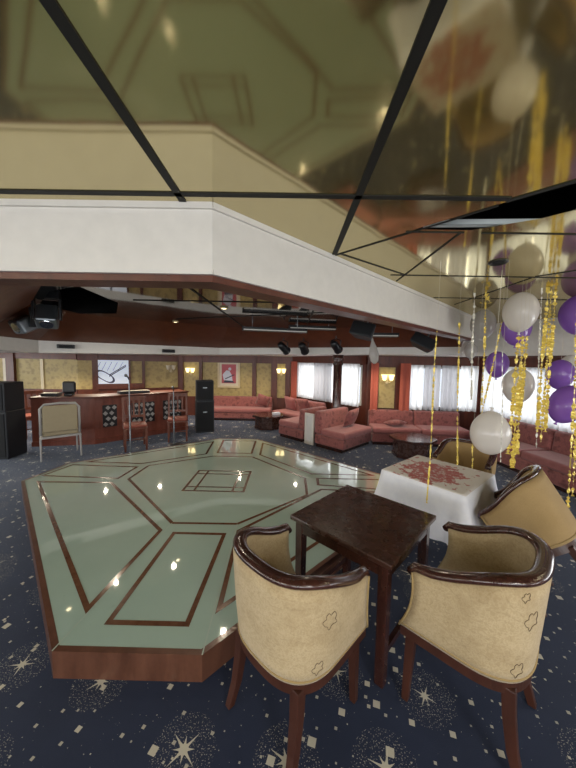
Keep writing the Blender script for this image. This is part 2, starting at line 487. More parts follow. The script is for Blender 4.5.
def poly_fill(bm, outer, holes, z):
    pts = [Vector(p) for p in outer]; edges = [(i, (i + 1) % len(outer)) for i in range(len(outer))]
    for h in holes:
        b = len(pts); pts += [Vector(p) for p in h]; edges += [(b + i, b + (i + 1) % len(h)) for i in range(len(h))]
    vs, es, fs, *_ = delaunay_2d_cdt(pts, edges, [], 0, 1e-5)
    def inside(p, poly):
        c = False
        for i in range(len(poly)):
            a, b = poly[i], poly[i - 1]
            if (a[1] > p[1]) != (b[1] > p[1]) and p[0] < (b[0] - a[0]) * (p[1] - a[1]) / (b[1] - a[1]) + a[0]: c = not c
        return c
    bv = [bm.verts.new((v.x, v.y, z)) for v in vs]
    for f in fs:
        c = sum((vs[i] for i in f), Vector((0, 0))) / len(f)
        if inside(c, outer) and not any(inside(c, h) for h in holes): bm.faces.new([bv[i] for i in f])

SOF = [(4.75, -3.95), (4.35, 4.5), (3.6, 5.95)]          # inner edge of the perimeter soffit on the right
VOID = [(.70, 1.77), (1.00, 1.475), (1.62, .87), (1.75, 1.15), (1.30, 1.62), (1.02, 1.77)]
gold_outer = [(-9.2, -3.95), (4.75, -3.95), (4.35, 4.5), (3.6, 5.95), RING[3], RING[2], RING[1], RING[0], RING[7], (-9.2, 4.15)]
bm = nb(); poly_fill(bm, gold_outer, [VOID], ZC); 
for f in bm.faces:
    if f.normal.z > 0: f.normal_flip()
struct('ceiling', bm, 'gold_ceiling', recalc=False)
# the plenum seen through the missing piece
bm = nb()
box(bm, .3, 2.4, .4, 2.4, 2.90, 2.92)
for a in ((.3, .32, .4, 2.4), (2.38, 2.4, .4, 2.4), (.32, 2.38, .4, .42), (.32, 2.38, 2.38, 2.4)): box(bm, *a, ZC + .02, 2.90)
struct('ceiling_void', bm, 'void_black')
# grid strips between the panels
def gs(n, a, b, w=.03):
    bm = nb(); bar(bm, (a[0], a[1], ZC - .002), (b[0], b[1], ZC - .002), w, .006); o = struct('trim_%d' % n, bm, 'ceiling_strip')
gs(1, (-.54, -3.9), (-.54, 1.50), .034); gs(2, (.30, -3.9), (.30, 2.18), .034)
gs(3, (-5, 1.44), (1.0, 1.44), .03); gs(4, (.98, 1.80), (.98, 2.85), .010)
gs(5, (.31, 2.20), (.99, 1.50), .009); gs(6, (.86, 2.66), (4.3, 2.66), .007); gs(7, (.34, 2.17), (.97, 2.64), .009)
gs(8, (1.0, 1.462), (1.72, .78), .02); gs(9, (1.10, 1.80), (4.4, 1.80), .006); gs(10, (2.1, 2.64), (2.85, 1.84), .008)
gs(11, (1.65, 3.52), (4.3, 3.52), .007); gs(12, (-1.38, -3.9), (-1.38, 1.42), .03); gs(13, (1.14, -3.9), (1.14, .8), .03)
gs(14, (.66, 1.80), (1.0, 1.80), .006); gs(15, (2.1, 2.68), (2.1, 3.9), .006)
# white bulkhead round the recess: near and right sides
def quad_strip(bm, pts_a, za, pts_b, zb):
    for i in range(len(pts_a) - 1):
        q = [(pts_a[i], za[i]), (pts_a[i + 1], za[i + 1]), (pts_b[i + 1], zb[i + 1]), (pts_b[i], zb[i])]
        bm.faces.new([bm.verts.new((p[0], p[1], z)) for p, z in q])
NEAR = [RING[7], RING[0], RING[1], RING[2], (2.98, 5.02)]
IN = inset_poly(RING, .10); NEAR_IN = [IN[7], IN[0], IN[1], IN[2], (2.9, 5.06)]
bm = nb(); n = len(NEAR)
quad_strip(bm, NEAR, [2.225] * n, NEAR, [ZC] * n)
quad_strip(bm, NEAR_IN, [2.225] * n, NEAR_IN, [ZC] * n)
quad_strip(bm, NEAR, [2.225] * n, NEAR_IN, [2.225] * n)
struct('trim_16', bm, 'white_paint')
# thin moulding on the white face, top and bottom
OUT = inset_poly(RING, -.008); NO = [OUT[7], OUT[0], OUT[1], OUT[2]]
bm = nb()
for a, b in zip(NO, NO[1:]):
    bar(bm, (a[0], a[1], 2.555), (b[0], b[1], 2.555), .016, .03); bar(bm, (a[0], a[1], 2.236), (b[0], b[1], 2.236), .016, .022)
struct('trim_17', bm, 'white_paint')
bm = nb()
I2 = inset_poly(RING, .15); I2 = [I2[7], I2[0], I2[1], I2[2], (2.84, 5.08)]; O2 = inset_poly(RING, .004); O2 = [O2[7], O2[0], O2[1], O2[2], (2.98, 5.02)]
quad_strip(bm, O2, [2.192] * 5, O2, [2.226] * 5); quad_strip(bm, I2, [2.192] * 5, O2, [2.192] * 5); quad_strip(bm, I2, [2.192] * 5, I2, [2.226] * 5); quad_strip(bm, I2, [2.226] * 5, O2, [2.226] * 5)
struct('trim_18', bm, 'red_wood')
# far white band of the ring
bm = nb(); FAR = [RING[2], RING[3], RING[4], RING[5], RING[6], RING[7]]
fb = [2.22, 1.99, 1.965, 1.93, 1.87, 1.9]; ft = [2.30, 2.14, 2.12, 2.09, 2.08, 2.12]
quad_strip(bm, FAR, fb, FAR, ft)
FO = inset_poly(RING, -.03); FARO = [FO[2], FO[3], FO[4], FO[5], FO[6], FO[7]]
quad_strip(bm, FAR, fb, FARO, [z - .004 for z in fb])
struct('trim_19', bm, 'white_paint')
# soffit: lower white ceiling from the ring to the far walls
def soffit(name, quads, material='soffit_paint'):
    bm = nb()
    for q in quads: bm.faces.new([bm.verts.new(p) for p in q])
    struct(name, bm, material)
FR = [(p[0], p[1], z) for p, z in zip(FARO, [z - .004 for z in fb])]
soffit('ceiling_soffit', [
    [FR[1], (3.6, 5.95, 1.97), (4.6, 7.0, 1.97), (1.9, 7.25, 1.98)],
    [FR[1], (1.9, 7.25, 1.98), (.1, 9.6, 1.96), FR[2]],
    [FR[2], (.1, 9.6, 1.96), (-1.9, 9.6, 1.94), FR[3]],
    [FR[3], (-1.9, 9.6, 1.94), (-3.6, 9.6, 1.93)], [FR[3], (-3.6, 9.6, 1.93), (-6.1, 8.4, 1.9), FR[4]],
    [FR[4], (-6.1, 8.4, 1.9), (-9.4, 8.2, 1.9), (-9.4, 4.2, 1.9), FR[5]],
    [(3.6, 5.95, 1.97), (4.35, 4.5, 1.97), (4.95, 3.6, 1.97), (4.6, 7.0, 1.97)],
    [(4.35, 4.5, 1.97), (4.75, -3.95, 1.97), (5.3, -4.0, 1.97), (4.95, 3.6, 1.97)]])
bm = nb()
ED = [(4.75, -3.95), (4.35, 4.5), (3.6, 5.95), RING[3]]
quad_strip(bm, ED, [1.97] * 4, ED, [ZC + .02] * 4)
struct('trim_20', bm, 'white_paint')
# a wood rail under the band along the windows
bm = nb()
ED2 = [(4.78, -3.95), (4.38, 4.52), (3.64, 5.99)]
for a, b in zip(ED2, ED2[1:]): bar(bm, (a[0], a[1], 1.955), (b[0], b[1], 1.955), .05, .03)
struct('trim_21', bm, 'red_wood')
# wood cove sloping up to the mirror
ZM = 2.50
MR = inset_poly(RING, [.35, .35, .35, .55, .75, .8, .8, .5])
bm = nb()
ring_c = RING + [RING[0]]; mr_c = MR + [MR[0]]
zt = [2.215, 2.215, 2.215, 2.14, 2.12, 2.09, 2.08, 2.10, 2.215]
inn = IN + [IN[0]]
quad_strip(bm, [inn[i] if i in (0, 1, 2, 8) else ring_c[i] for i in range(9)], zt, mr_c, [ZM] * 9)
struct('trim_22', bm, 'cove_wood')
LIGHT_HOLE = [(-3.3, 3.92), (-2.6, 3.22), (-2.1, 2.95), (-2.2, 3.8), (-2.75, 4.7), (-3.4, 4.8)]
bm = nb(); poly_fill(bm, MR, [LIGHT_HOLE], ZM)
for f in bm.faces:
    if f.normal.z > 0: f.normal_flip()
struct('ceiling_mirror', bm, 'mirror_ceiling', recalc=False)
bm = nb(); box(bm, -4.0, -1.8, 2.9, 5.0, 2.92, 2.94)
for a in ((-4.0, -3.98, 2.9, 5.0), (-1.82, -1.8, 2.9, 5.0), (-3.98, -1.82, 2.9, 2.92), (-3.98, -1.82, 4.98, 5.0)): box(bm, *a, ZM + .02, 2.92)
struct('ceiling_recess_void', bm, 'void_black')
bm = nb()
for a, b in (((-2.0, 5.2), (.9, 4.1)), ((-1.0, 2.0), (-1.0, 6.3)), ((-2.2, 2.6), (.4, 2.6)), ((-1.9, 3.6), (1.4, 3.6)), ((.3, 2.9), (.3, 5.6))):
    bar(bm, (a[0], a[1], ZM - .003), (b[0], b[1], ZM - .003), .022, .008)
struct('trim_23', bm, 'ceiling_strip')
# round black vent ring in the gold ceiling
t_ = thing('ceiling_vent', 'round black ring vent in the gold ceiling beside the dark gap', 'vent', (1.54, 2.29, ZC))
bm = nb(); lathe(bm, [(.04, 0), (.065, 0), (.065, -.006), (.055, -.012), (.04, -.006), (.04, 0)], 28); obj('rim', bm, 'black_plastic', t_)
bm = nb(); lathe(bm, [(0, -.002), (.039, -.002), (.039, -.005), (0, -.005)], 24); obj('disc', bm, 'speaker_grille', t_)
# pale metal channel across the gap
t_ = tag(obj('metal_channel', (lambda b: (box(b, -.32, .32, -.016, .016, 0, .005), box(b, -.32, .32, -.016, -.013, 0, .03), box(b, -.32, .32, .013, .016, 0, .03), b)[-1])(nb()), 'rail_metal'),
         'pale slotted metal channel hanging in the dark ceiling gap', 'metal rail')
t_.location = (1.06, 1.725, ZC + .004); t_.rotation_euler = (0, 0, radians(-3))
bm = nb()
for k in range(4): box(bm, .08 + k * .045, .105 + k * .045, -.010, -.003, -.0015, 0); box(bm, .08 + k * .045, .105 + k * .045, .003, .010, -.0015, 0)
obj('slot', bm, 'void_black', t_)
bm = nb(); bar(bm, (.90, 1.60, 2.62), (1.02, 1.66, 2.86), .03, .012)
tag(obj('ceiling_hanger', bm, 'cream'), 'short cream strap going up into the dark ceiling gap', 'strap')

# ------------------------------------------------------------------ wall finishes
trim_n = [30]
def trim(bm, material, **kw):
    trim_n[0] += 1; return struct('trim_%d' % trim_n[0], bm, material, **kw)
def strip(mt, u0, u1, z0, z1, d0=0.0, d1=.03, material='red_wood'):
    bm = nb(); box(bm, u0, u1, d0, d1, z0, z1, mt); return trim(bm, material)
# far wall (u runs from x=.1 leftwards): posts, rails, dado
def px_u(mt, L, px):
    """distance along a wall at the photo column px (used only to measure)"""
    k = (px - 290) / 296.0
    p0 = mt @ Vector((0, 0, 0)); e = mt.to_3x3() @ Vector((1, 0, 0))
    # (p0.x + u e.x) = k (p0.y + u e.y)
    return (k * p0.y - p0.x) / (e.x - k * e.y)
u_far = lambda px: px_u(mt_r4, L4, px)
for a, b in ((290, 285), (277, 271), (256, 252), (202, 199), (183, 179)):
    strip(mt_r4, max(0, u_far(a)), min(L4, u_far(b)), 0, 1.94, 0, .07)
strip(mt_r4, 0, L4, 1.72, 1.95, 0, .05); strip(mt_r4, 0, L4, 0, .62, 0, .04)
for a, b in ((285, 277),):
    pass
u_bar = lambda px: px_u(mt_r5, L5, px)
for a, b in ((181, 177), (144, 141), (97, 91)):
    strip(mt_r5, max(0, u_bar(a)), min(L5, u_bar(b)), 0, 1.90, 0, .08)
strip(mt_r5, 0, L5, 1.72, 1.92, 0, .05); strip(mt_r5, 0, L5, 0, .9, 0, .05)
strip(mt_r5, u_bar(143), u_bar(95), .9, 1.05, 0, .12)
u_fl = lambda px: px_u(mt_r6, L6, px)
strip(mt_r6, 0, L6, 1.74, 1.92, 0, .05); strip(mt_r6, 0, L6, 0, .9, 0, .05)
strip(mt_r6, u_fl(14), u_fl(6), 0, 1.90, 0, .09); strip(mt_r6, u_fl(42), u_fl(39), .9, 1.74, 0, .03, 'gold_frame')
strip(mt_r6, u_fl(6), u_fl(2), .9, 1.74, 0, .05, 'cream')
# right hand walls: lower dado and cornice
for mt, L in ((mt_r2, L2), (mt_r3, L3), (mt_r1, L1)):
    strip(mt, 0, L, 1.76, 1.96, 0, .06)
u_fr = lambda px: px_u(mt_r2, L2, px)
# gold panel with sconce between the two right hand windows (on wall_far_right / corner)
strip(mt_r2, L2 - .66, L2 - .28, .72, 1.70, 0, .02, 'damask')

# sconces: brass back plate, two frosted shades
def sconce(loc, n, label, lit=True):
    t = thing('wall_sconce', label, 'wall lamp', loc, atan2(n[1], n[0]) - pi / 2, 'warm wall sconces')
    bm = nb(); box(bm, -.03, .03, 0, .02, -.12, .08); obj('back_plate', bm, 'gold_frame', t, bevel=.006)
    for s in (-1, 1):
        bm = nb(); tube(bm, [(0, .02, -.06), (s * .05, .06, -.08), (s * .08, .08, -.03)], .008, 8); obj('arm', bm, 'gold_frame', t)
        bm = nb(); lathe(bm, [(.03, 0), (.045, .03), (.06, .10), (.075, .14), (.07, .14), (.05, .08), (.03, .012)], 16, Matrix.Translation((s * .08, .08, -.03)))
        obj('shade', bm, 'lamp_glow' if lit else 'cream', t, smooth=True)
    return t
nrm = lambda mt: tuple((mt.to_3x3() @ Vector((0, 1, 0)))[:2])
def onwall(mt, u, z, d=.02): return mt @ Vector((u, d, z))
sconce(onwall(mt_r4, u_far(190.5), 1.42), nrm(mt_r4), 'lit wall sconce behind the far black speaker stack')
sconce(onwall(mt_r4, u_far(281), 1.45), nrm(mt_r4), 'lit wall sconce between dark posts left of the far window')
sconce(onwall(mt_r2, L2 - .47, 1.42, .025), nrm(mt_r2), 'lit wall sconce on the gold panel between red curtains')
sconce(onwall(mt_r5, u_bar(170), 1.50), nrm(mt_r5), 'small unlit wall sconce on the plain gold wall right of the guitar picture', False)

# framed red picture on the far wall
t_ = thing('framed_picture', 'framed red picture of a seated musician above the far sofa', 'picture', onwall(mt_r4, u_far(228.5), 1.36, .001), pi)
bm = nb(); w, h = .36, .44
for a in ((-w, w, h - .06, h), (-w, w, -h, -h + .06)): box(bm, a[0], a[1], -.0, .03, a[2], a[3])
for a in ((-w, -w + .06), (w - .06, w)): box(bm, a[0], a[1], 0, .03, -h + .06, h - .06)
fr_ = obj('frame', bm, 'gold_frame', t_)
bm = nb(); box(bm, -w + .06, w - .06, 0, .012, -h + .06, h - .06); obj('mount', bm, 'cream', t_)
bm = nb(); box(bm, -.23, .23, .012, .015, -.30, .31); obj('picture_ground', bm, 'pic_red', t_)
bm = nb(); prism(bm, [(-.12, -.22), (.16, -.2), (.2, -.02), (.08, .12), (-.02, .1), (-.1, -.04)], 0, .003, Matrix.Translation((0, .0185, 0)) @ Matrix.Rotation(pi / 2, 4, 'X'))
lathe(bm, [(0, 0), (.05, 0), (.05, .003), (0, .003)], 16, Matrix.Translation((-.03, .0185, .16)) @ Matrix.Rotation(pi / 2, 4, 'X'))
obj('figure', bm, 'pic_white', t_)
bm = nb(); bar(bm, (-.18, .0195, -.02), (.12, .0195, -.16), .03, .004, Vector((0, 1, 0))); prism(bm, [(-.18, -.28), (.18, -.28), (.12, -.2), (-.14, -.22)], 0, .003, Matrix.Translation((0, .0185, 0)) @ Matrix.Rotation(pi / 2, 4, 'X'))
obj('instrument', bm, 'pic_dark', t_)

# bright guitar picture behind the bar
ug = u_bar(112)
t_ = thing('guitar_picture', 'bright blue-white picture of a guitar on the wall behind the bar', 'picture', onwall(mt_r5, ug, 1.38, .05), atan2(nrm(mt_r5)[1], nrm(mt_r5)[0]) - pi / 2)
gw = (u_bar(96) - u_bar(128)) / 2; gh = .36
bm = nb(); box(bm, -gw, gw, 0, .012, -gh, gh); obj('picture_panel', bm, 'pic_blue', t_)
bm = nb()
for a in ((-gw - .05, gw + .05, gh, gh + .05), (-gw - .05, gw + .05, -gh - .05, -gh)): box(bm, a[0], a[1], 0, .04, a[2], a[3])
for a in ((-gw - .05, -gw), (gw, gw + .05)): box(bm, a[0], a[1], 0, .04, -gh, gh)
obj('frame', bm, 'red_wood', t_)
bm = nb(); Rm = Matrix.Translation((0, .0155, 0)) @ Matrix.Rotation(pi / 2, 4, 'X')
pts = []
for k in range(40):
    a = 2 * pi * k / 40; r = .19 * (1 + .22 * cos(2 * a)); pts.append((.2 + r * cos(a) * 1.2 * cos(.6) - r * sin(a) * .8 * sin(.6), -.12 + r * cos(a) * 1.2 * sin(.6) + r * sin(a) * .8 * cos(.6)))
pin = [(.2 + (x - .2) * .78, -.12 + (y + .12) * .78) for x, y in pts]
for k in range(40):
    k2 = (k + 1) % 40
    bm.faces.new([bm.verts.new(Rm @ Vector((p[0], p[1], 0))) for p in (pts[k], pts[k2], pin[k2], pin[k])])
for dd in (-.02, .02):
    bm.faces.new([bm.verts.new(Rm @ Vector((p[0], p[1], 0))) for p in ((.1, -.11 + dd), (-.34, .19 + dd), (-.34, .215 + dd), (.1, -.08 + dd))])
for k in range(5):
    x = .3 - k * .14
    bm.faces.new([bm.verts.new(Rm @ Vector((p[0], p[1], 0))) for p in ((x, .3), (x + .01, .3), (x + .13, .05), (x + .12, .05))])
obj('guitar_drawing', bm, 'pic_dark', t_)

# ------------------------------------------------------------------ curtains
def curtain_mesh(u0, u1, z0, z1, mt, d=.09, amp=.034, waves=None, gather=0):
    bm = nb(); L = u1 - u0; nx = max(8, int(L / .02)); nz = 8
    waves = waves or L / .125
    rows = []
    for j in range(nz + 1):
        z = z0 + (z1 - z0) * j / nz; row = []
        for i in range(nx + 1):
            s = i / nx
            off = amp * sin(2 * pi * waves * s + .6 * sin(3.1 * s * waves)) * (1.15 - .4 * j / nz)
            u = u0 + L * s
            if gather:
                g = gather * sin(pi * min(1, max(0, (1 - j / nz) * 1.1))) 
                u += g * (1 - s) if gather > 0 else g * s
            row.append(bm.verts.new(mt @ Vector((u, d + off, z))))
        rows.append(row)
    for j in range(nz):
        for i in range(nx): bm.faces.new((rows[j][i], rows[j][i + 1], rows[j + 1][i + 1], rows[j + 1][i]))
    return bm
def sheer_c(mt, u0, u1, m, label, d=.09):
    o = obj('sheer_curtain', curtain_mesh(u0, u1, WZ0 - .03, WZ1 + .03, mt, d), m, smooth=True)
    tag(o, label, 'curtain', 'sheer window curtains'); return o
def red_c(mt, u0, u1, label, g):
    o = obj('red_curtain', curtain_mesh(u0, u1, .66, 1.80, mt, .17, .022, None, g), 'red_curtain', smooth=True)
    tag(o, label, 'curtain', 'red side curtains'); return o
# far corner window (mt_r3: u from the right end to the left)
sheer_c(mt_r3, .15, 1.10, 'sheer_white', 'white sheer curtain right of the dark column on the far window')
sheer_c(mt_r3, 1.12, 1.82, 'sheer_grey', 'greyish sheer curtain just left of the dark column on the far window')
sheer_c(mt_r3, 1.84, 2.60, 'sheer_white', 'white sheer curtain at the left end of the far window')
red_c(mt_r2, L2 - .24, L2 - .06, 'red curtain at right edge of the far window', 0)
red_c(mt_r3, 2.52, 2.86, 'red curtain at left edge of the far window beside the posts', 0)
# wall_far_right window
red_c(mt_r2, L2 - .97, L2 - .74, 'red curtain right of the gold sconce panel', 0)
us = [(.10, .50, 'sheer_white', 'white sheer curtain hanging behind the lowest large white balloon'),
      (.52, .92, 'sheer_grey', 'grey sheer curtain in the middle of the right window'),
      (.94, 1.30, 'sheer_grey', 'grey sheer curtain behind the leftmost gold streamers'),
      (1.32, 1.72, 'sheer_white', 'white pleated sheer curtain next to the right red curtain')]
for a, b, m_, l in us: sheer_c(mt_r2, a, b, m_, l)
for i, (a, b) in enumerate(((.25, 1.2), (1.22, 2.2), (2.22, 3.22))):
    sheer_c(mt_r1, a, b, 'sheer_white', ['bright white sheer curtain behind the right edge purple balloons', 'bright white sheer curtain behind the thick gold streamer bundle', 'bright white sheer curtain near the corner behind the mid white balloon'][i])

# ------------------------------------------------------------------ dance floor platform
ZP = .164
OCT = [(-1.30, 1.52), (-.46, 1.52), (1.50, 3.49), (1.50, 4.15), (-.66, 6.10), (-1.45, 6.10), (-3.41, 4.45), (-3.52, 3.76)]
dance = thing('dance_floor', 'raised octagonal dance floor of mint glass with brown wood inlay', 'dance floor', (-.95, 3.8, 0))
off = Vector((-.95, 3.8, 0))
def pl(bm): bmesh.ops.translate(bm, verts=bm.verts, vec=-off); return bm
bm = nb(); ino = inset_poly(OCT, .035)
prism(bm, ino, 0, ZP - .012); obj('base', pl(bm), 'skirt_wood', dance)
bm = nb()
for i in range(8):
    a, b, c, d = OCT[i], OCT[(i + 1) % 8], ino[(i + 1) % 8], ino[i]
    prism(bm, [a, b, c, d], 0, ZP)
bmesh.ops.remove_doubles(bm, verts=bm.verts, dist=.0005)
obj('edging', pl(bm), 'skirt_wood', dance)
bm = nb(); prism(bm, inset_poly(OCT, .036), ZP - .012, ZP - .001); obj('glass_top', pl(bm), 'mint_glass', dance)
zi = ZP + .0005
panels = [
    [(-1.10, 1.71), (-.61, 1.71), (-.595, 2.67), (-1.07, 2.67)],
    [(-3.28, 3.745), (-1.294, 1.803), (-1.215, 2.708), (-2.338, 3.772)],
    [(-3.394, 3.95), (-2.327, 3.913), (-2.293, 4.35), (-3.30, 4.39)],
    [(-.44, 1.83), (1.30, 3.64), (.43, 3.70), (-.47, 2.73)],
    [(.40, 3.84), (1.36, 3.72), (1.36, 4.06), (.41, 4.06)],
    [(.34, 4.22), (1.22, 4.22), (-.52, 5.80), (-.50, 5.05)],
    [(-.66, 5.12), (-.68, 5.93), (-1.34, 5.93), (-1.26, 5.12)],
    [(-1.44, 5.04), (-1.52, 5.82), (-3.16, 4.53), (-2.30, 4.50)]]
inner = [(-1.156, 2.84), (-.503, 2.85), (.235, 3.53), (.235, 4.06), (-.62, 4.93), (-1.29, 4.93), (-2.15, 4.42), (-2.174, 3.9)]
sq = [(-1.32, 3.58), (-.56, 3.58), (-.56, 4.26), (-1.32, 4.26)]
bm = nb()
for p in panels: strip_loop(bm, p, .036, zi)
strip_loop(bm, inner, .034, zi); strip_loop(bm, sq, .03, zi)
for x in (-1.18, -.70): strip_line(bm, (x, 3.565), (x, 4.275), .026, zi + .0003)
for y in (3.70, 4.14): strip_line(bm, (-1.335, y), (-.545, y), .026, zi + .0006)
obj('wood_inlay', pl(bm), 'inlay_wood', dance)
bm = nb()
for a, b in zip(OCT, inner): strip_line(bm, a, b, .007, zi + .0009)
# near part of each glass field also joined along the border
obj('glass_seam', pl(bm), 'seam', dance)

# ------------------------------------------------------------------ tables
def square_table(name, label, loc, rz, s=.36, h=.753, group=None):
    t = thing(name, label, 'table', loc, rz, group)
    bm = nb(); box(bm, -s, s, -s, s, h - .032, h); obj('table_top', bm, 'table_wood', t, bevel=.006)
    a = s - .03
    bm = nb()
    for k in range(4):
        box(bm, -a + .05, a - .05, -a - .0, -a + .024, h - .11, h - .032, Matrix.Rotation(k * pi / 2, 4, 'Z'))
    obj('apron', bm, 'dark_wood', t)
    for sx in (-1, 1):
        for sy in (-1, 1):
            bm = nb(); x, y = sx * (a - .027), sy * (a - .027)
            box(bm, x - .029, x + .029, y - .029, y + .029, 0, h - .032, None, .9); obj('leg', bm, 'dark_wood', t, bevel=.004)
    bm = nb()
    bar(bm, (-a + .06, -a + .03, .16), (a - .06, -a + .03, .16), .026, .04); obj('stretcher', bm, 'dark_wood', t)
    bm = nb(); bar(bm, (-a + .06, a - .03, .16), (a - .06, a - .03, .16), .026, .04); obj('stretcher', bm, 'dark_wood', t)
    return t
square_table('side_table', 'bare dark wooden table with scuffed top between the two nearest tub chairs', (.525, 1.97, 0), radians(47), .36)
square_table('side_table', 'dark table hidden under the white cloth with red print', (1.42, 2.76, 0), radians(41), .355, .768)
# cloth
def cloth():
    bm = nb(); s = .368; z = .776; drop = .40
    N = 20; top = []
    for j in range(N + 1):
        top.append([bm.verts.new((-s + 2 * s * i / N, -s + 2 * s * j / N, z)) for i in range(N + 1)])
    for j in range(N):
        for i in range(N): bm.faces.new((top[j][i], top[j][i + 1], top[j + 1][i + 1], top[j + 1][i])).material_index = 1
    per = [top[0][i] for i in range(N)] + [top[j][N] for j in range(N)] + [top[N][N - i] for i in range(N)] + [top[N - j][0] for j in range(N)]
    n = len(per); prev = per; rows = 9
    for k in range(1, rows + 1):
        q = k / rows; ring = []
        for i, v in enumerate(per):
            c = v.co; side = i // N; tt = (i % N) / N
            nx, ny = [(0, -1), (1, 0), (0, 1), (-1, 0)][side]
            cd = min(tt, 1 - tt) * N
            corner = math.exp(-(cd / 1.7) ** 2)
            if i % N == 0:
                px_, py_ = [(0, -1), (1, 0), (0, 1), (-1, 0)][side - 1]; nx, ny = (nx + px_) * .75, (ny + py_) * .75
            flare = .015 + q * (.030 + .022 * sin(tt * 2 * pi * 3.5 + side * 1.7) + .095 * corner)
            dz = drop * (1 + .09 * corner + .06 * sin(tt * 5 + side * 1.3)) * q
            ring.append(bm.verts.new((c.x + nx * flare * (q ** .5), c.y + ny * flare * (q ** .5), z - dz)))
        for i in range(n): bm.faces.new((prev[i], ring[i], ring[(i + 1) % n], prev[(i + 1) % n]))
        prev = ring
    return bm
cl = obj('tablecloth', cloth(), 'cloth_white', smooth=True); cl.data.materials.append(M['cloth_print'])
cl.location = (1.42, 2.76, 0); cl.rotation_euler = (0, 0, radians(41))
tag(cl, 'white tablecloth with faded red flower print draped over a small table', 'tablecloth')

# ------------------------------------------------------------------ tub chair
def u_curve(a, b, yf, n=36, ex=2.7):
    pts = []
    for k in range(5): pts.append((a, yf - (yf + .02) * k / 5))
    for k in range(n + 1):
        th = pi * k / n; cx, sn = cos(th), sin(th)
        pts.append((a * (1 if cx >= 0 else -1) * abs(cx) ** (2 / ex), -.02 - (b - .02) * abs(sn) ** (2 / ex)))
    for k in range(1, 6): pts.append((-a, -.02 + (yf + .02) * k / 5))
    return pts
def rim_z(y, back, front):
    s = min(1, max(0, (.17 - y) / .42)); s = s * s * (3 - 2 * s); return front + (back - front) * s
def make_tub(label, fabric, leaves=(), group='tub armchairs'):
    t = thing('tub_chair', label, 'chair', group=group)
    BK, FT, ZB_ = .862, .745, .415
    A, B, YF = .292, .305, .17
    outer = u_curve(A, B, YF); n = len(outer)
    bm = nb(); rows = 8; R_o, R_i = [], []
    for j in range(rows + 1):
        q = j / rows; ro, ri = [], []
        for i, (x, y) in enumerate(outer):
            zt_ = rim_z(y, BK, FT) - .012; z = ZB_ + (zt_ - ZB_) * q
            k = .90 + .10 * q ** .8
            fy = max(0, (y + .02) / (YF + .02))
            yy = y + fy * .06 * (1 - q) ** 1.5 - fy * .02 * sin(pi * q)
            belly = 1 + .03 * sin(pi * q)
            ro.append(bm.verts.new((x * k * belly, yy * (k if y < 0 else 1), z)))
            th = .055
            # inwards
            cx = x * (1 - th / A); cy = y if y > -.02 else y * (1 - th / B)
            ri.append(bm.verts.new((cx * k, (cy + fy * .06 * (1 - q) ** 1.5 - fy * .02 * sin(pi * q)) * (k if cy < 0 else 1), z)))
        R_o.append(ro); R_i.append(ri)
    for j in range(rows):
        for i in range(n - 1):
            bm.faces.new((R_o[j][i], R_o[j][i + 1], R_o[j + 1][i + 1], R_o[j + 1][i])); bm.faces.new((R_i[j][i + 1], R_i[j][i], R_i[j + 1][i], R_i[j + 1][i + 1]))
        for i in (0, n - 1): bm.faces.new((R_o[j][i], R_o[j + 1][i], R_i[j + 1][i], R_i[j][i]))
    for i in range(n - 1):
        bm.faces.new((R_o[-1][i], R_o[-1][i + 1], R_i[-1][i + 1], R_i[-1][i])); bm.faces.new((R_o[0][i + 1], R_o[0][i], R_i[0][i], R_i[0][i + 1]))
    bot = [tuple(v.co) for v in R_o[0]]; fr_edge = [[tuple(R_o[j][i].co) for j in range(rows + 1)] for i in (0, n - 1)]
    surf = [[v.co.copy() for v in r] for r in R_o]
    obj('backrest', bm, fabric, t, smooth=True)
    # rim
    bm = nb(); rings = []
    rim = [(x * (1 - .03 / A), (y * (1 - .03 / B) if y < 0 else y), rim_z(y, BK, FT) + .002) for x, y in outer]
    rim = [(rim[0][0], rim[0][1] + .02, rim[0][2] - .03)] + rim + [(rim[-1][0], rim[-1][1] + .02, rim[-1][2] - .03)]
    m_ = len(rim)
    for i, p in enumerate(rim):
        d = (Vector(rim[min(i + 1, m_ - 1)]) - Vector(rim[max(i - 1, 0)])).normalized()
        s = d.cross(Vector((0, 0, 1))).normalized(); u = s.cross(d)
        w = .034 if 2 < i < m_ - 3 else .027
        rings.append([bm.verts.new(Vector(p) + s * w * cos(2 * pi * k / 10) + u * .02 * sin(2 * pi * k / 10)) for k in range(10)])
    for i in range(m_ - 1):
        for k in range(10): bm.faces.new((rings[i][k], rings[i][(k + 1) % 10], rings[i + 1][(k + 1) % 10], rings[i + 1][k]))
    bm.faces.new(rings[0][::-1]); bm.faces.new(rings[-1])
    obj('rim', bm, 'dark_wood', t, smooth=True)
    # piping along the lower and front edges
    bm = nb()
    tube(bm, [(x * 1.008, y * 1.008, z + .016) for x, y, z in bot], .0055, 6)
    for e in fr_edge: tube(bm, [(x * 1.004, y + .002, z) for x, y, z in e], .0055, 6)
    obj('piping', bm, 'piping', t, smooth=True)
    # lower frame rail
    bm = nb()
    a2 = [(x * .985, y * .985) for x, y, z in bot]; b2 = [(x * .80, y * .80) for x, y in a2]
    for i in range(len(a2) - 1):
        vs = [[bm.verts.new((p[0], p[1], z)) for z in (.365, .416)] for p in (a2[i], a2[i + 1], b2[i + 1], b2[i])]
        for q in ((0, 1), (2, 3)): bm.faces.new((vs[q[0]][0], vs[q[1]][0], vs[q[1]][1], vs[q[0]][1]))
        bm.faces.new([v[0] for v in vs][::-1]); bm.faces.new([v[1] for v in vs])
    yf = max(p[1] for p in a2)
    box(bm, -.235, .235, yf - .05, yf - .005, .365, .42)
    obj('seat_frame', bm, 'leg_wood', t)
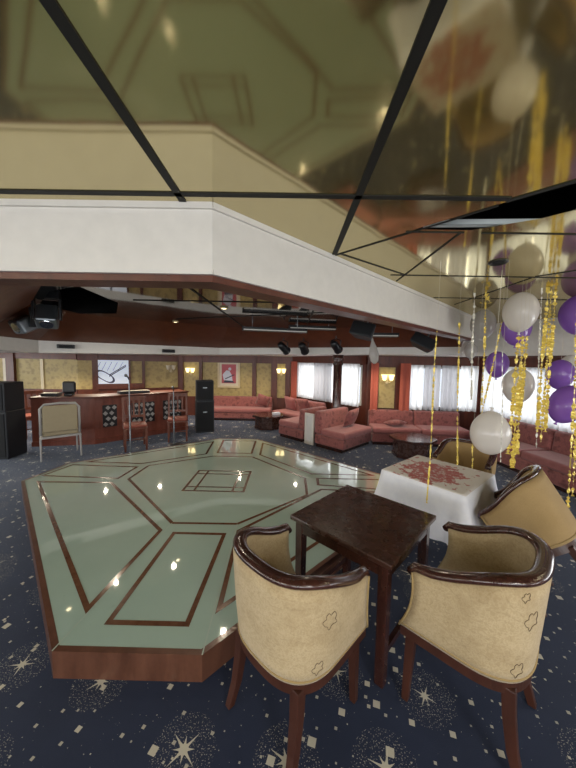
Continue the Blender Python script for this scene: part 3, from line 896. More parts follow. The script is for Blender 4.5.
    # seat cushion
    pts = [(x * .80, y * .80) for x, y in a2]; pts = [p for p in pts]
    bm = nb(); poly = [(x * 1.0, y) for x, y in pts]
    prism(bm, poly, .418, .485); obj('seat', bm, 'plain_tan', t, bevel=.02, seg=3)
    # legs
    for sx in (-1, 1):
        bm = nb(); bar(bm, (sx * .215, .185, .39), (sx * .22, .20, 0), .046, None, Vector((0, 1, 0)), .032); obj('leg', bm, 'leg_wood', t, bevel=.004)
        bm = nb(); P = [(sx * .19, -.205, .39), (sx * .195, -.215, .26), (sx * .20, -.235, .12), (sx * .21, -.27, 0)]
        W = [.05, .046, .04, .034]; prev = None
        for p, w in zip(P, W):
            ring = [bm.verts.new((p[0] + ax * w / 2, p[1] + ay * w / 2, p[2])) for ax, ay in ((-1, -1), (1, -1), (1, 1), (-1, 1))]
            if prev:
                for k in range(4): bm.faces.new((prev[k], prev[(k + 1) % 4], ring[(k + 1) % 4], ring[k]))
            else: bm.faces.new(ring)
            prev = ring
        bm.faces.new(prev[::-1])
        obj('leg', bm, 'leg_wood', t, bevel=.003)
    for (ci, q, sc_) in leaves:
        bm = nb(); loop = []
        for k in range(37):
            a = 2 * pi * k / 36; r = sc_ * (1 + .20 * cos(5 * a + .9) + .14 * cos(2 * a + 1) + .08 * cos(9 * a)) 
            du, dv = r * cos(a), r * sin(a) * 1.15
            fi = ci + du / .024; fj = q * rows + dv / .052
            i0 = max(0, min(n - 2, int(fi))); j0 = max(0, min(rows - 1, int(fj))); fx, fy = fi - i0, fj - j0
            p = (surf[j0][i0] * (1 - fx) + surf[j0][i0 + 1] * fx) * (1 - fy) + (surf[j0 + 1][i0] * (1 - fx) + surf[j0 + 1][i0 + 1] * fx) * fy
            loop.append(p + Vector((p.x, p.y, 0)).normalized() * .001)
        tube(bm, loop, .0011, 5)
        obj('leaf_embroidery', bm, 'leaf_line', t)
    return t
c1 = make_tub('beige tub armchair at the left of the bare dark table', 'chair_fabric', ((8, .68, .030), (10, .17, .025)))
c1.scale = (1.03,) * 3; c1.location = (.065, 1.462, 0); c1.rotation_euler = (0, 0, radians(-44))
c2 = make_tub('beige tub armchair at the right of the bare dark table', 'chair_fabric', ((30, .68, .030), (31.5, .16, .027), (32, .92, .016)))
c2.scale = (1.05,) * 3; c2.location = (.965, 1.49, 0); c2.rotation_euler = (0, 0, radians(46))
c4 = make_tub('tan tub armchair standing upright behind the cloth covered table', 'plain_tan')
c4.location = (2.02, 3.34, 0); c4.rotation_euler = (0, 0, radians(135))
c3 = dup(c4, 'tan tub armchair tipped forward against the cloth covered table')
tilt = radians(37)
c3.matrix_world = Matrix.Translation((2.02, 2.16, .009)) @ Matrix.Rotation(radians(44), 4, 'Z') @ Matrix.Rotation(-tilt, 4, 'X') @ Matrix.Translation((0, -.20, 0))

# ------------------------------------------------------------------ sofas
def sofa(label, a, b, depth=.72, back_h=.72, seat_h=.36, group='pink banquettes', back_t=.2, cush=2):
    """back line runs from a to b; seat lies on the left of a->b"""
    a, b = Vector(a), Vector(b); L = (b - a).length; e = (b - a).normalized()
    t = thing('banquette', label, 'sofa', (a.x, a.y, 0), atan2(e.y, e.x), group)
    bm = nb(); box(bm, .02, L - .02, .06, depth - .05, 0, .07); obj('plinth', bm, 'dark_wood', t)
    bm = nb(); box(bm, 0, L, .02, depth, .065, seat_h - .1); obj('base', bm, 'sofa_pink', t, bevel=.03, seg=3)
    for k in range(cush):
        bm = nb(); box(bm, L * k / cush + .003, L * (k + 1) / cush - .003, back_t - .02, depth + .015, seat_h - .105, seat_h + .03); obj('seat_cushion', bm, 'sofa_seat', t, bevel=.045, seg=4)
    for k in range(cush):
        bm = nb(); box(bm, L * k / cush + .003, L * (k + 1) / cush - .003, 0, back_t, seat_h - .1, back_h); 
        for v in bm.verts:
            if v.co.z > .5 and v.co.y > .1: v.co.y -= .05
        obj('backrest', bm, 'sofa_pink', t, bevel=.055, seg=4)
    return t
e45 = Vector((.7071, -.7071)); p45 = Vector((.7071, .7071)); S0 = Vector((-.28, 7.05))
# divider one: seat on the far-left side, back to the near right
a = S0 + e45 * .84; sofa('pink banquette end left of the white panel, its back to the column', a, a + p45 * .85, .82, .74, .37, cush=1)
# divider two: back to the left, seat facing right
a = S0 + e45 * 1.14; sofa('pink banquette with cushion right of the white panel, facing the right window', a + p45 * 1.08, a, .76, .76, .37, cush=1)
# white panel between the two
wp = thing('divider_screen', 'narrow white framed panel standing between the two pink banquette ends', 'panel', tuple(S0 + e45 * .99) + (0,), radians(-45))
bm = nb(); box(bm, -.125, .125, .01, .05, 0, .07); box(bm, -.125, -.085, .01, .05, .07, .62); box(bm, .085, .125, .01, .05, .07, .62); box(bm, -.125, .125, .01, .05, .62, .68); obj('frame', bm, 'white_paint', wp)
bm = nb(); box(bm, -.085, .085, .025, .04, .07, .62); obj('inset', bm, 'soffit_paint', wp)
# column
cp = S0 + e45 * .99 + p45 * 1.0
bm = nb(); lathe(bm, [(.13, 0), (.13, .12), (.105, .15), (.105, 1.72), (.125, 1.75), (.125, 1.78), (.105, 1.80), (.13, 1.86), (.13, 1.972)], 28, Matrix.Translation((cp.x, cp.y, 0)))
struct('column', bm, 'dark_wood', smooth=True)
# far wall sofa
sofa('long pink banquette under the red framed picture', (-.75, 9.38), (-2.6, 9.38), .7, .66, .33, cush=3) if False else None
sofa('long pink banquette under the red framed picture', (-2.55, 9.41), (-.62, 9.41), .7, .66, .34, cush=1) if False else None
def sofa_along(label, a, b, **kw): return sofa(label, b, a, **kw)
# seat must be toward the room: walking a->b with the room on the left
sofa('long pink banquette under the red framed picture', (-.55, 9.40), (-2.6, 9.40), depth=.7, back_h=.67, seat_h=.34, cush=1)
sofa('pink banquette under the far window behind the low dark table', (1.02, 8.02), (-.02, 9.08), depth=.7, back_h=.69, seat_h=.34, cush=1)
sofa('pink banquette under the right window behind the white balloons', (3.95, 6.93), (1.88, 7.085), depth=.68, back_h=.70, seat_h=.36, cush=2)
sofa('pink banquette along the right wall behind the tipped chair', (4.68, 3.75), (4.39, 6.05), depth=.72, back_h=.74, seat_h=.38, cush=2)
# throw pillows
def pillow(label, loc, rot, s=.22, m_='sofa_pink'):
    bm = nb(); N = 10; g = {}
    for sd in (0, 1):
        for i in range(N + 1):
            for j in range(N + 1):
                if sd and (i in (0, N) or j in (0, N)): g[sd, i, j] = g[0, i, j]; continue
                u, v = 2 * i / N - 1, 2 * j / N - 1
                th = .075 * ((1 - u ** 2) * (1 - v ** 2)) ** .45 * (1 if sd else -1)
                pinch = 1 - .03 * (1 - abs(u * v))
                g[sd, i, j] = bm.verts.new((u * s * pinch, th, v * s * pinch))
    for sd in (0, 1):
        for i in range(N):
            for j in range(N):
                q = [g[sd, i, j], g[sd, i + 1, j], g[sd, i + 1, j + 1], g[sd, i, j + 1]]
                bm.faces.new(q if sd else q[::-1])
    o = obj('throw_pillow', bm, m_, smooth=True); o.location = loc; o.rotation_euler = rot
    return tag(o, label, 'pillow', 'pink throw pillows')
pillow('pink throw pillow leaning on the back of the near banquette', (1.36, 6.43, .60), (radians(-22), radians(6), radians(-135)), .21)
pillow('pink pillow at the right end of the picture sofa', (-.83, 9.02, .58), (radians(22), radians(20), 0), .20)
pillow('pink pillow under the left end of the far window', (.02, 8.68, .56), (radians(20), radians(4), radians(-46)), .22, 'sofa_seat')
pillow('second pink pillow under the far window, right of the first', (.40, 8.28, .56), (radians(20), radians(-4), radians(-46)), .22)
pillow('pink pillow lying flat on the banquette under the right window', (2.40, 6.66, .45), (radians(80), 0, radians(12)), .19)
pillow('dark pink pillow standing in the corner of the right wall banquette', (4.02, 5.75, .60), (radians(24), radians(10), radians(-80)), .24)
# low dark tables
def low_table(label, loc, r, h, rz=0):
    t = thing('coffee_table', label, 'table', loc, rz, 'low octagonal tables')
    P = lambda r_: [(r_ * cos(2 * pi * (k + .5) / 8), r_ * sin(2 * pi * (k + .5) / 8)) for k in range(8)]
    bm = nb(); prism(bm, P(r), h - .05, h); obj('table_top', bm, 'dark_wood', t, bevel=.01)
    bm = nb(); prism(bm, P(r * .82), .05, h - .05); obj('body', bm, 'table_wood', t)
    bm = nb(); prism(bm, P(r * .86), 0, .05); obj('plinth', bm, 'dark_wood', t)
    return t
low_table('low dark octagonal table in front of the far window banquette', (-.58, 7.92, 0), .44, .36)
low_table('low dark octagonal table in front of the right window banquette', (2.42, 5.72, 0), .44, .37)
bm = nb(); box(bm, -.1, .1, -.06, .06, 0, .06)
o = tag(obj('white_box', bm, 'pic_white', bevel=.006), 'small pale box on the far low table', 'box'); o.location = (-.36, 7.90, .3605); o.rotation_euler = (0, 0, .5)

# ------------------------------------------------------------------ bar and stage corner
BAR = [(-5.16, 5.80), (-4.06, 6.05), (-2.62, 7.52)]
bar_t = thing('bar_counter', 'reddish wooden bar counter with carved panels and dark top', 'bar counter', (-4.06, 6.05, 0))
bo = Vector((-4.06, 6.05, 0))
fr3 = [Vector((p[0], p[1])) for p in BAR]
def offs(d):
    n1 = Vector((-(fr3[1] - fr3[0]).normalized().y, (fr3[1] - fr3[0]).normalized().x)); n2 = Vector((-(fr3[2] - fr3[1]).normalized().y, (fr3[2] - fr3[1]).normalized().x))
    bis = (n1 + n2).normalized(); k = d / bis.dot(n1)
    return [fr3[0] + n1 * d, fr3[1] + bis * k, fr3[2] + n2 * d]
def bar_prism(d0, d1, z0, z1):
    bm = nb(); a, b = offs(d0), offs(d1)
    for i in range(2):
        prism(bm, [tuple(a[i]), tuple(a[i + 1]), tuple(b[i + 1]), tuple(b[i])], z0, z1)
    bmesh.ops.remove_doubles(bm, verts=bm.verts, dist=.0005); bmesh.ops.translate(bm, verts=bm.verts, vec=-bo); return bm
obj('body', bar_prism(0, .42, .09, .96), 'bar_wood', bar_t)
obj('plinth', bar_prism(-.03, .42, 0, .09), 'bar_wood', bar_t)
obj('counter_top', bar_prism(-.06, .5, .96, 1.0), 'red_wood', bar_t, bevel=.008)
def bar_panel(p, q, u0, u1):
    e = (q - p).normalized(); rz = atan2(e.y, e.x); P0 = p + e * u0
    mt = Matrix.Translation((P0.x - bo.x, P0.y - bo.y, 0)) @ Matrix.Rotation(rz, 4, 'Z'); w = u1 - u0
    bm = nb(); box(bm, 0, w, -.012, 0, .33, .80, mt); f_ = obj('carved_panel', bm, 'black_plastic', bar_t)
    bm = nb(); nx, nz = max(2, int(w / .11)), 4
    for i in range(nx):
        for j in range(nz):
            x = (i + .5 + (.25 if j % 2 else -.25) * 1) * w / nx; z = .33 + (j + .5) * .47 / nz
            x = min(max(x, .05), w - .05)
            bm2 = Matrix.Translation((x, -.018, z)) @ Matrix.Rotation(pi / 4, 4, 'Y')
            box(bm, -.034, .034, -.006, .006, -.034, .034, mt @ bm2)
    obj('carving', bm, 'lyre_white', f_)
bar_panel(fr3[0], fr3[1], .15, .42); bar_panel(fr3[0], fr3[1], .50, .80)
bar_panel(fr3[1], fr3[2], .15, .42); bar_panel(fr3[1], fr3[2], .72, 1.22); bar_panel(fr3[1], fr3[2], 1.42, 1.88)
# things on the bar
t_ = thing('black_monitor', 'small rounded black monitor standing on the left bar end', 'monitor', (-4.62, 6.12, 1.0), radians(15))
bm = nb(); box(bm, -.12, .12, -.03, .06, .05, .30); obj('screen_housing', bm, 'black_plastic', t_, bevel=.04, seg=3)
bm = nb(); box(bm, -.08, .08, -.06, .08, 0, .05); obj('foot', bm, 'black_plastic', t_, bevel=.015)
def keyb(label, loc, rz, L):
    t = thing('keyboard', label, 'keyboard', loc, rz)
    bm = nb(); box(bm, -L, L, -.12, .12, 0, .06); obj('case', bm, 'black_plastic', t, bevel=.012)
    bm = nb()
    for k in range(24): box(bm, -L * .9 + k * L * 1.8 / 24, -L * .9 + (k + .9) * L * 1.8 / 24, -.10, .0, .06, .068)
    obj('key_row', bm, 'cream', t)
    return t
keyb('long black keyboard lying on the right part of the bar top', (-3.62, 6.80, 1.0), radians(45.5), .32)
keyb('black keyboard lying flat on the left bar end beside the monitor', (-4.93, 6.05, 1.0), radians(15), .15)

# speakers
def speaker(label, loc, rz, w, d, h, group):
    t = thing('speaker', label, 'speaker', loc, rz, group)
    bm = nb(); box(bm, -w / 2, w / 2, -d / 2, d / 2, 0, h); obj('cabinet', bm, 'speaker_box', t, bevel=.012)
    bm = nb(); box(bm, -w * .44, w * .44, -d / 2 - .012, -d / 2 - .001, h * .05, h * .95); obj('grille', bm, 'speaker_grille', t)
    bm = nb(); box(bm, -.05, .05, -d / 2 - .016, -d / 2 - .012, h * .62, h * .66); obj('badge', bm, 'grey_metal', t)
    return t
speaker('lower black speaker of the far stack right of the bar', (-2.16, 7.42, 0), radians(20), .44, .42, .80, 'far speaker stack')
speaker('upper black speaker of the far stack right of the bar', (-2.16, 7.42, .80), radians(20), .42, .40, .49, 'far speaker stack')
speaker('lower black speaker at the left edge of the view', (-5.17, 5.20, 0), radians(4), .52, .42, .84, 'left speaker stack')
speaker('upper black speaker stacked at the left edge of the view', (-5.17, 5.20, .84), radians(4), .50, .42, .50, 'left speaker stack')

# dining chairs with red seats
def dining(label, loc, rz, group='wooden dining chairs'):
    """faces local -y"""
    t = thing('dining_chair', label, 'chair', loc, rz, group)
    bm = nb(); box(bm, -.21, .21, -.21, .2, .43, .455); obj('seat_frame', bm, 'chair_wood', t)
    bm = nb(); box(bm, -.205, .205, -.215, .19, .455, .515); obj('seat', bm, 'red_leather', t, bevel=.025, seg=3)
    for sx in (-1, 1):
        bm = nb(); bar(bm, (sx * .185, -.185, .43), (sx * .185, -.185, 0), .045, None, Vector((0, 1, 0)), .034); obj('leg', bm, 'chair_wood', t)
        bm = nb(); bar(bm, (sx * .185, .185, .44), (sx * .185, .24, 0), .042, None, Vector((0, 1, 0)), .034); obj('leg', bm, 'chair_wood', t)
        bm = nb(); bar(bm, (sx * .19, .19, .455), (sx * .19, .27, 1.0), .042, .034); obj('back_post', bm, 'chair_wood', t)
    bm = nb(); bar(bm, (-.21, .272, .98), (.21, .272, .98), .03, .07); obj('back_rail', bm, 'chair_wood', t); bm = nb(); bar(bm, (-.17, .215, .62), (.17, .215, .62), .024, .05); obj('back_rail', bm, 'chair_wood', t)
    for x in (-.1, 0, .1):
        bm = nb(); bar(bm, (x, .215, .62), (x, .268, .96), .035, .014); obj('back_slat', bm, 'chair_wood', t)
    bm = nb(); bar(bm, (-.185, -.18, .18), (-.185, .2, .18), .02); bar(bm, (.185, -.18, .18), (.185, .2, .18), .02); bar(bm, (-.185, .0, .18), (.185, .0, .18), .02); obj('stretcher', bm, 'chair_wood', t)
    return t
d1 = dining('wooden dining chair with red seat in front of the bar corner', (-3.08, 5.80, 0), radians(32))
dup(d1, 'wooden dining chair with red seat nearer the far speakers', (-2.50, 6.52, 0), radians(20))
dup(d1, 'wooden dining chair half hidden behind the left speaker stack', (-5.75, 6.55, 0), radians(50))

# white framed chair with upholstered back, seen from behind
t_ = thing('armless_chair', 'pale metal framed chair with worn tan back turned to the bar', 'chair', (-4.18, 5.28, 0), radians(42.0))
# local: back at y=-.2 towards the camera, facing +y
bm = nb(); box(bm, -.25, .25, -.22, -.17, .49, .96); obj('backrest', bm, 'worn_tan', t_, bevel=.03, seg=3)
bm = nb(); tube(bm, [(-.275, -.2, .44), (-.275, -.2, .91), (-.22, -.2, .98), (0, -.2, .995), (.22, -.2, .98), (.275, -.2, .91), (.275, -.2, .44)], .02, 8); obj('back_frame', bm, 'lyre_white', t_, smooth=True)
bm = nb(); box(bm, -.26, .26, -.19, .24, .42, .49); obj('seat', bm, 'worn_tan', t_, bevel=.025, seg=3)
bm = nb(); box(bm, -.29, .29, -.22, .25, .385, .42); obj('seat_frame', bm, 'lyre_white', t_)
for sx in (-1, 1):
    bm = nb(); tube(bm, [(sx * .28, -.2, .40), (sx * .285, -.22, 0)], [.018, .014], 8); obj('leg', bm, 'lyre_white', t_)
    bm = nb(); tube(bm, [(sx * .27, .22, .40), (sx * .275, .24, 0)], [.018, .014], 8); obj('leg', bm, 'lyre_white', t_)

# microphone stands
def mic_stand(label, loc, h, mic_tilt):
    t = thing('microphone_stand', label, 'microphone stand', loc, 0, 'microphone stands')
    bm = nb(); lathe(bm, [(0, 0), (.13, 0), (.13, .012), (.03, .03), (.014, .06), (.014, h * .6), (.018, h * .6), (.018, h * .66), (.009, h * .66), (.009, h), (0, h)], 16); obj('pole', bm, 'grey_metal', t)
    bm = nb(); tube(bm, [(0, 0, h - .005), (.01, -.05 * mic_tilt, h + .04), (.015, -.12 * mic_tilt, h + .07)], [.012, .012, .02], 8); obj('microphone', bm, 'black_plastic', t)
    bm = nb(); lathe(bm, [(0, -.03), (.022, -.02), (.028, 0), (.022, .02), (0, .03)], 12, Matrix.Translation((.016, -.13 * mic_tilt, h + .075))); obj('microphone_head', bm, 'grey_metal', t)
    return t
mic_stand('tall microphone stand in front of the bar corner dining chair', (-2.95, 5.38, 0), 1.42, 1)
mic_stand('shorter microphone stand in front of the dining chair by the far speakers', (-2.42, 6.10, 0), 1.15, .6)

# ------------------------------------------------------------------ lights and gear in the recess
def par_can(label, loc, rz, s=1):
    t = thing('spotlight', label, 'spotlight', loc, rz, 'black can spotlights')
    R = Matrix.Rotation(radians(62), 4, 'X')
    bm = nb(); lathe(bm, [(0, .16), (.05, .16), (.075, .10), (.085, -.12), (.095, -.13), (.095, -.15), (.07, -.15)], 20, R); obj('can', bm, 'black_plastic', t, smooth=True)
    bm = nb(); lathe(bm, [(0, -.135), (.07, -.138), (.07, -.142), (0, -.142)], 16, R); obj('lens', bm, 'chrome', t)
    bm = nb(); tube(bm, [(-.1, 0, 0), (-.11, 0, .12), (0, 0, .16), (.11, 0, .12), (.1, 0, 0)], .01, 6); tube(bm, [(0, 0, .155), (0, 0, .22)], .012, 6); obj('bracket', bm, 'black_plastic', t)
    t.scale = (s, s, s); return t
par_can('black can spotlight, leftmost of three on the wood cove', (-.16, 6.45, 2.09), radians(-35))
par_can('black can spotlight, middle of three on the wood cove', (.27, 6.40, 2.09), radians(-20))
par_can('black can spotlight above the dark column, tilted with bright lens', (.92, 6.10, 2.12), radians(-35))
# long light battens
def batten(label, loc, rz, L):
    t = thing('light_batten', label, 'light fixture', loc, rz, 'long black light battens')
    bm = nb(); box(bm, -L / 2, L / 2, -.06, .06, 0, .07); obj('housing', bm, 'black_plastic', t, bevel=.008)
    bm = nb(); box(bm, -L / 2 + .02, L / 2 - .02, -.074, -.061, .008, .026); obj('diffuser', bm, 'white_paint', t)
    for x in (-L * .35, L * .35):
        bm = nb(); tube(bm, [(x, 0, .07), (x, 0, ZM - loc[2])], .006, 6); obj('hanger', bm, 'grey_metal', t)
    return t
batten('long black light batten with white edge above the far dance floor', (-.28, 5.25, 2.31), radians(14), 1.15)
batten('second black light batten behind, slightly higher near the mirror', (.40, 5.62, 2.40), radians(10), .9)
batten('thin black batten to the right beside the black loudspeaker', (1.5, 5.2, 2.25), radians(-6), .7)
# hanging loudspeakers
def hung(label, loc, rot, w, h, d):
    t = thing('hanging_speaker', label, 'speaker', loc, 0, 'hanging loudspeakers'); t.rotation_euler = rot
    bm = nb(); box(bm, -w / 2, w / 2, -d / 2, d / 2, -h / 2, h / 2)
    for v in bm.verts:
        if v.co.y > 0: v.co.x *= .7; v.co.z *= .8
    obj('cabinet', bm, 'speaker_box', t, bevel=.02, seg=3)
    bm = nb(); box(bm, -w * .45, w * .45, -d / 2 - .012, -d / 2 - .001, -h * .42, h * .42); obj('grille', bm, 'speaker_grille', t, bevel=.004)
    bm = nb(); tube(bm, [(0, d * .1, h * .4), (0, d * .1, h * .4 + .16)], .014, 8); obj('bracket', bm, 'grey_metal', t)
    return t
hung('rounded black loudspeaker hanging left of the drooping pale balloon', (1.10, 4.55, 2.27), (radians(-20), radians(14), radians(-30)), .36, .22, .24)
hung('slanted black loudspeaker near the right end of the white bulkhead', (2.20, 4.98, 2.14), (radians(-24), radians(28), radians(-28)), .40, .20, .22)
# moving lights hanging in the dark opening
def moving_light(label, loc, rz, tilt):
    t = thing('moving_light', label, 'stage light', loc, rz, 'stage lights in the dark opening')
    bm = nb(); box(bm, -.14, .14, -.1, .1, .14, .26); obj('base', bm, 'black_plastic', t, bevel=.012)
    bm = nb(); box(bm, -.15, -.125, -.04, .04, -.12, .15); box(bm, .125, .15, -.04, .04, -.12, .15); box(bm, -.15, .15, -.04, .04, .13, .15); obj('yoke', bm, 'black_plastic', t)
    R = Matrix.Translation((0, 0, -.07)) @ Matrix.Rotation(tilt, 4, 'X')
    bm = nb(); box(bm, -.115, .115, -.1, .1, -.15, .12, R); obj('head', bm, 'grey_metal', t, bevel=.03, seg=3)
    bm = nb(); lathe(bm, [(0, -.155), (.07, -.155), (.075, -.149), (0, -.149)], 18, R); obj('lens', bm, 'chrome', t)
    bm = nb(); tube(bm, [(0, 0, .26), (0, 0, .5)], .015, 6); obj('clamp', bm, 'grey_metal', t)
    return t
moving_light('grey stage light head hanging highest in the dark ceiling opening', (-3.15, 3.85, 2.40), radians(30), radians(-35))
moving_light('lower grey stage light hanging at the left in the ceiling opening', (-3.30, 3.70, 2.16), radians(-20), radians(-60)) if False else None
moving_light('lower grey stage light at the far left of the ceiling opening', (-3.72, 4.18, 2.33), radians(-20), radians(-60))
# recessed downlights
def downlight(label, loc):
    t = thing('downlight', label, 'downlight', loc, 0, 'small warm downlights')
    bm = nb(); lathe(bm, [(.032, .012), (.05, .012), (.055, 0), (.045, -.008), (.032, 0)], 18); obj('ring', bm, 'gold_frame', t)
    bm = nb(); lathe(bm, [(0, -.006), (.03, -.003), (.03, .012), (0, .012)], 14); obj('bulb', bm, 'bulb_glow', t)
    return t
downlight('small lit downlight in the mirror left, above the bar', (-3.42, 4.35, ZM - .012))
downlight('small lit downlight in the mirror centre left of the far speakers', (-2.15, 5.55, ZM - .012))
downlight('small lit downlight in the mirror near the light battens', (-.9, 4.0, ZM - .012))
downlight('small lit downlight in the mirror above the middle of the dance floor', (.5, 3.6, ZM - .012))
# black devices on the band
for lab, loc, rz in (('black box fixed on the white band above the left bar end', (-4.02, 5.29, 1.99), radians(37)), ('black box fixed on the white band above the second dining chair', (-2.62, 6.34, 1.97), radians(37))):
    t_ = thing('band_fixture', lab, 'fixture', loc, rz, 'black boxes on the white band')
    bm = nb(); box(bm, -.13, .13, -.06, -.0, -.035, .035); obj('housing', bm, 'black_plastic', t_, bevel=.01)
    bm = nb(); box(bm, -.10, .10, -.066, -.061, -.02, .02); obj('grille', bm, 'speaker_grille', t_)

# ------------------------------------------------------------------ balloons and streamers
def balloon_obj(label, loc, r, m_, top=ZC, stretch=1.38, group=None, flip=False, tilt=(0, 0, 0)):
    t = thing('hanging_balloon', label, 'balloon', loc, 0, group)
    prof = []
    for k in range(23):
        th = pi * k / 22; z = -cos(th) ; rad = sin(th)
        if z < 0: rad *= 1 - .14 * z * z
        prof.append((r * rad if 0 < k < 22 else 0, r * z * (stretch if z < 0 else 1.22)))
    Rm = Matrix.Rotation(pi if flip else 0, 4, 'X')
    Rm = Matrix.Rotation(tilt[0], 4, 'X') @ Matrix.Rotation(tilt[1], 4, 'Y') @ Rm
    bm = nb(); lathe(bm, prof, 28, Rm); obj('skin', bm, m_, t, smooth=True)
    bm = nb(); lathe(bm, [(0, -r * stretch + .006), (.012, -r * stretch - .004), (.007, -r * stretch - .012), (.018, -r * stretch - .028), (0, -r * stretch - .028)], 12, Rm); obj('knot', bm, m_, t, smooth=True)
    zt_ = top - loc[2]
    if zt_ > r * 1.35 + .03:
        bm = nb(); tube(bm, [(0, 0, r * (1.25 if flip else 1.2)), (.004, 0, zt_)], .0016, 5); obj('string', bm, 'cream', t)
    return t
BW, BP = 'white balloons', 'purple balloons'
balloon_obj('large pearl white balloon touching the ceiling above the gold ribbon bundle', (2.30, 3.04, 2.345), .152, 'balloon_white', group=BW)
balloon_obj('pale pearl balloon touching the ceiling at the end of the white bulkhead', (2.66, 4.18, 2.37), .155, 'balloon_grey', group=BW)
balloon_obj('purple balloon partly hidden behind the large ceiling white balloon', (2.78, 3.72, 2.26), .155, 'balloon_purple', group=BP)
balloon_obj('purple balloon hanging between the two slanted gold ribbons', (3.15, 4.55, 1.82), .155, 'balloon_purple', group=BP)
balloon_obj('white balloon hanging in front of the window behind the wide gold ribbon', (2.70, 3.52, 1.57), .16, 'balloon_white', group=BW)
balloon_obj('lowest white balloon, hanging beside the upright tan chair', (1.70, 2.48, 1.225), .148, 'balloon_white', flip=True, stretch=1.28, group=BW)
balloon_obj('upper boxy purple balloon right of the thick gold streamers', (3.62, 4.0, 1.70), .155, 'balloon_purple', group=BP)
balloon_obj('large purple balloon, lowest at the right edge', (2.95, 3.13, 1.41), .165, 'balloon_purple', group=BP, tilt=(0, .5, 0))
balloon_obj('purple balloon at the right edge just below the ceiling', (3.15, 3.33, 2.38), .165, 'balloon_purple', group=BP)
balloon_obj('white balloon half hidden behind the purple ones at the right edge', (4.06, 4.32, 1.80), .14, 'balloon_white', group=BW)
balloon_obj('small greyish balloon under the end of the white bulkhead', (3.02, 5.02, 2.04), .10, 'balloon_grey', top=2.2, group=BW)
# deflated balloon hanging from the wood cove
t_ = thing('hanging_deflated_balloon', 'long drooping deflated pale balloon hanging under the wood cove', 'balloon', (1.28, 4.72, 2.20))
bm = nb(); lathe(bm, [(0, 0), (.012, -.01), (.02, -.06), (.055, -.16), (.075, -.28), (.06, -.37), (.025, -.415), (0, -.42)], 20, Matrix.Rotation(radians(-8), 4, 'Y')); obj('skin', bm, 'balloon_grey', t_, smooth=True)
bm = nb(); tube(bm, [(0, 0, 0), (.0, 0, ZM - 2.2)], .0016, 5); obj('string', bm, 'cream', t_)

def streamer(label, top, bottom, w=.016, m_='foil_gold', group='foil streamers', m2=None, split=.6):
    top, bottom = Vector(top), Vector(bottom)
    bm = nb(); L = (top - bottom).length; n = int(L / .014); rng = random.Random(int(top.x * 1000 + top.y * 777 + bottom.z * 333))
    ph = rng.random() * 6; prev = None
    for i in range(n + 1):
        q = i / n; p = top.lerp(bottom, q); sway = .006 * sin(q * 7 + ph)
        a = ph * .1 + .5 * sin(q * L * 9) + rng.uniform(-.9, .9); ww = w * rng.uniform(.8, 1.3) / 2
        d = Vector((cos(a), sin(a), 0)) * ww
        c = p + Vector((sway, sway * .6, 0))
        cur = (bm.verts.new(c - d), bm.verts.new(c + d))
        if prev: bm.faces.new((prev[0], prev[1], cur[1], cur[0]))
        prev = cur
    o = obj('hanging_streamer', bm, m_)
    o.data.transform(Matrix.Translation(-top)); o.location = top
    if ZC - top.z > .05:
        bm = nb(); tube(bm, [(0, 0, 0), (0, 0, ZC - top.z)], .0008, 4); obj('string', bm, 'cream', o)
    return tag(o, label, 'streamer', group)
def at(px, y_, Y):
    """photo measurement -> place, only used to note positions down"""
    d = fw + (px - 288) / f_px * r2 - (y_ - 384) / f_px * u2
    return Vector((0, 0, H)) + d * (Y / d.y)
def hang(label, px, py_top, py_bot, Y, w, m_='foil_gold', px_bot=None, ztop=None):
    a = at(px, py_top, Y); zt_ = ztop if ztop else a.z
    b = at(px, py_bot, Y)
    top_ = Vector((a.x, a.y, zt_)); bot = Vector((a.x, a.y, b.z))
    if px_bot is not None: bb = at(px_bot, py_bot, Y); bot = Vector((bb.x, bb.y, bb.z))
    return streamer(label, top_, bot, w, m_)
hang('leftmost thin gold streamer dangling over the cloth table', 437, 331, 503, 2.28, .013, px_bot=427)
hang('gold streamer second from the left ending behind the cloth table', 459, 322, 465, 2.95, .017, px_bot=457)
hang('silver streamer hanging in front of the pale ceiling balloon', 474, 297, 400, 3.25, .022, 'foil_silver', px_bot=471, ztop=ZC - .001)
hang('short gold streamer tail above the far corner of the cloth', 473, 440, 470, 2.9, .018, px_bot=472)
hang('gold streamer in front of the pale ceiling balloon, right of the silver one', 486, 296, 405, 3.2, .024, px_bot=482, ztop=ZC - .001)
hang('slanted gold streamer in front of the purple balloon', 502, 322, 418, 3.2, .024, px_bot=481, ztop=None)
hang('thin slanted silver streamer in front of the lowest white balloon', 503, 352, 462, 2.25, .01, 'foil_silver', px_bot=501)
lb = ['wide gold streamer below the large ceiling balloon, left strand', 'wide gold streamer below the large ceiling balloon, middle strand', 'wide gold streamer below the large ceiling balloon, right strand']
for k in range(3): hang(lb[k], 519 + k * 4, 336, 468 - 14 * abs(k - 1), 2.72 + .04 * k, .038, px_bot=508 + k * 4)
hang('silver streamer between the wide gold ribbon and the thick right bundle', 540, 308, 448, 3.0, .018, 'foil_silver', px_bot=536, ztop=ZC - .001)
lb = ['thick gold streamer bundle by the right purple balloons, left strand', 'thick gold streamer bundle by the right purple balloons, middle strand', 'thick gold streamer bundle by the right purple balloons, right strand']
for k in range(3): hang(lb[k], 548 + k * 4, 286, 432 + 10 * (k % 2), 2.98 + .06 * k, .036, px_bot=537 + k * 4, ztop=ZC - .001)
lb = ['long gold streamer cluster at the far right edge, inner strand', 'long gold streamer cluster at the far right edge, outer strand']
for k in range(2): hang(lb[k], 574 + k * 4, 338, 508 - 12 * k, 2.25 + .03 * k, .026, px_bot=568 + k * 5, ztop=ZC - .001)
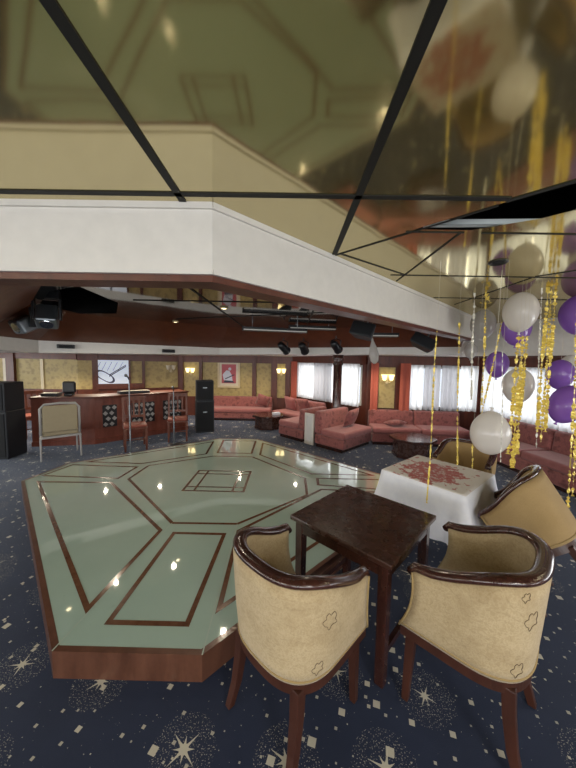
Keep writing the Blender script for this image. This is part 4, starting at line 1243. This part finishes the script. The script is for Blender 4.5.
lb = ['crumpled gold foil scrap at the top of a streamer by the pale ceiling balloon']
bm = nb(); rng = random.Random(3)
for k in range(14):
    c = Vector((rng.uniform(-.04, .04), rng.uniform(-.04, .04), rng.uniform(-.05, .05)))
    bm.faces.new([bm.verts.new(c + Vector((rng.uniform(-.03, .03), rng.uniform(-.03, .03), rng.uniform(-.03, .03)))) for _ in range(3)])
o = obj('foil_scrap', bm, 'foil_gold', recalc=False); o.location = at(486, 300, 3.22); tag(o, lb[0], 'foil scrap')

# ------------------------------------------------------------------ light
W = bpy.data.worlds.new('world'); S.world = W; W.use_nodes = True
bg = W.node_tree.nodes['Background']; bg.inputs[0].default_value = (.80, .88, 1.0, 1); bg.inputs[1].default_value = 1.2
# unseen fill lamps added behind and beside the camera, without fittings
def lamp(name, loc, power, size, color=(1, .95, .88)):
    l = bpy.data.lights.new(name, 'AREA'); l.shape = 'DISK'; l.size = size; l.energy = power; l.color = color
    o = bpy.data.objects.new(name, l); C.objects.link(o); o.location = loc
lamp('fill_lamp', (-4.5, -1.2, 2.5), 50, 1.0); lamp('fill_lamp', (1.5, -1.8, 2.5), 50, 1.0)

def spot(loc, power):
    l = bpy.data.lights.new('added_spot', 'SPOT'); l.energy = power; l.color = (1, .86, .66); l.spot_size = radians(150); l.spot_blend = .8; l.shadow_soft_size = .03
    o = bpy.data.objects.new('added_spot', l); C.objects.link(o); o.location = loc
for q in ((-4.6, 7.2, 1.88), (-3.4, 7.6, 1.9), (-5.9, 6.9, 1.87)): spot(q, 150)  # spots added to lift the bar corner, no fittings there
for q in ((-1.4, 8.3, 1.92), (0.2, 8.0, 1.93), (1.75, 6.25, 1.94)): spot(q, 65)  # spots added to brighten the sofas, no fittings there


for q in ((-2.15, 5.35, 2.46), (-.9, 4.0, 2.46), (.5, 3.6, 2.46), (-3.0, 4.9, 2.46), (-1.2, 2.7, 2.46)): spot(q, 18)  # spots added in the recess to light the platform
S.view_settings.view_transform = 'Standard'
S.view_settings.look = 'None'
S.view_settings.exposure = 0.0
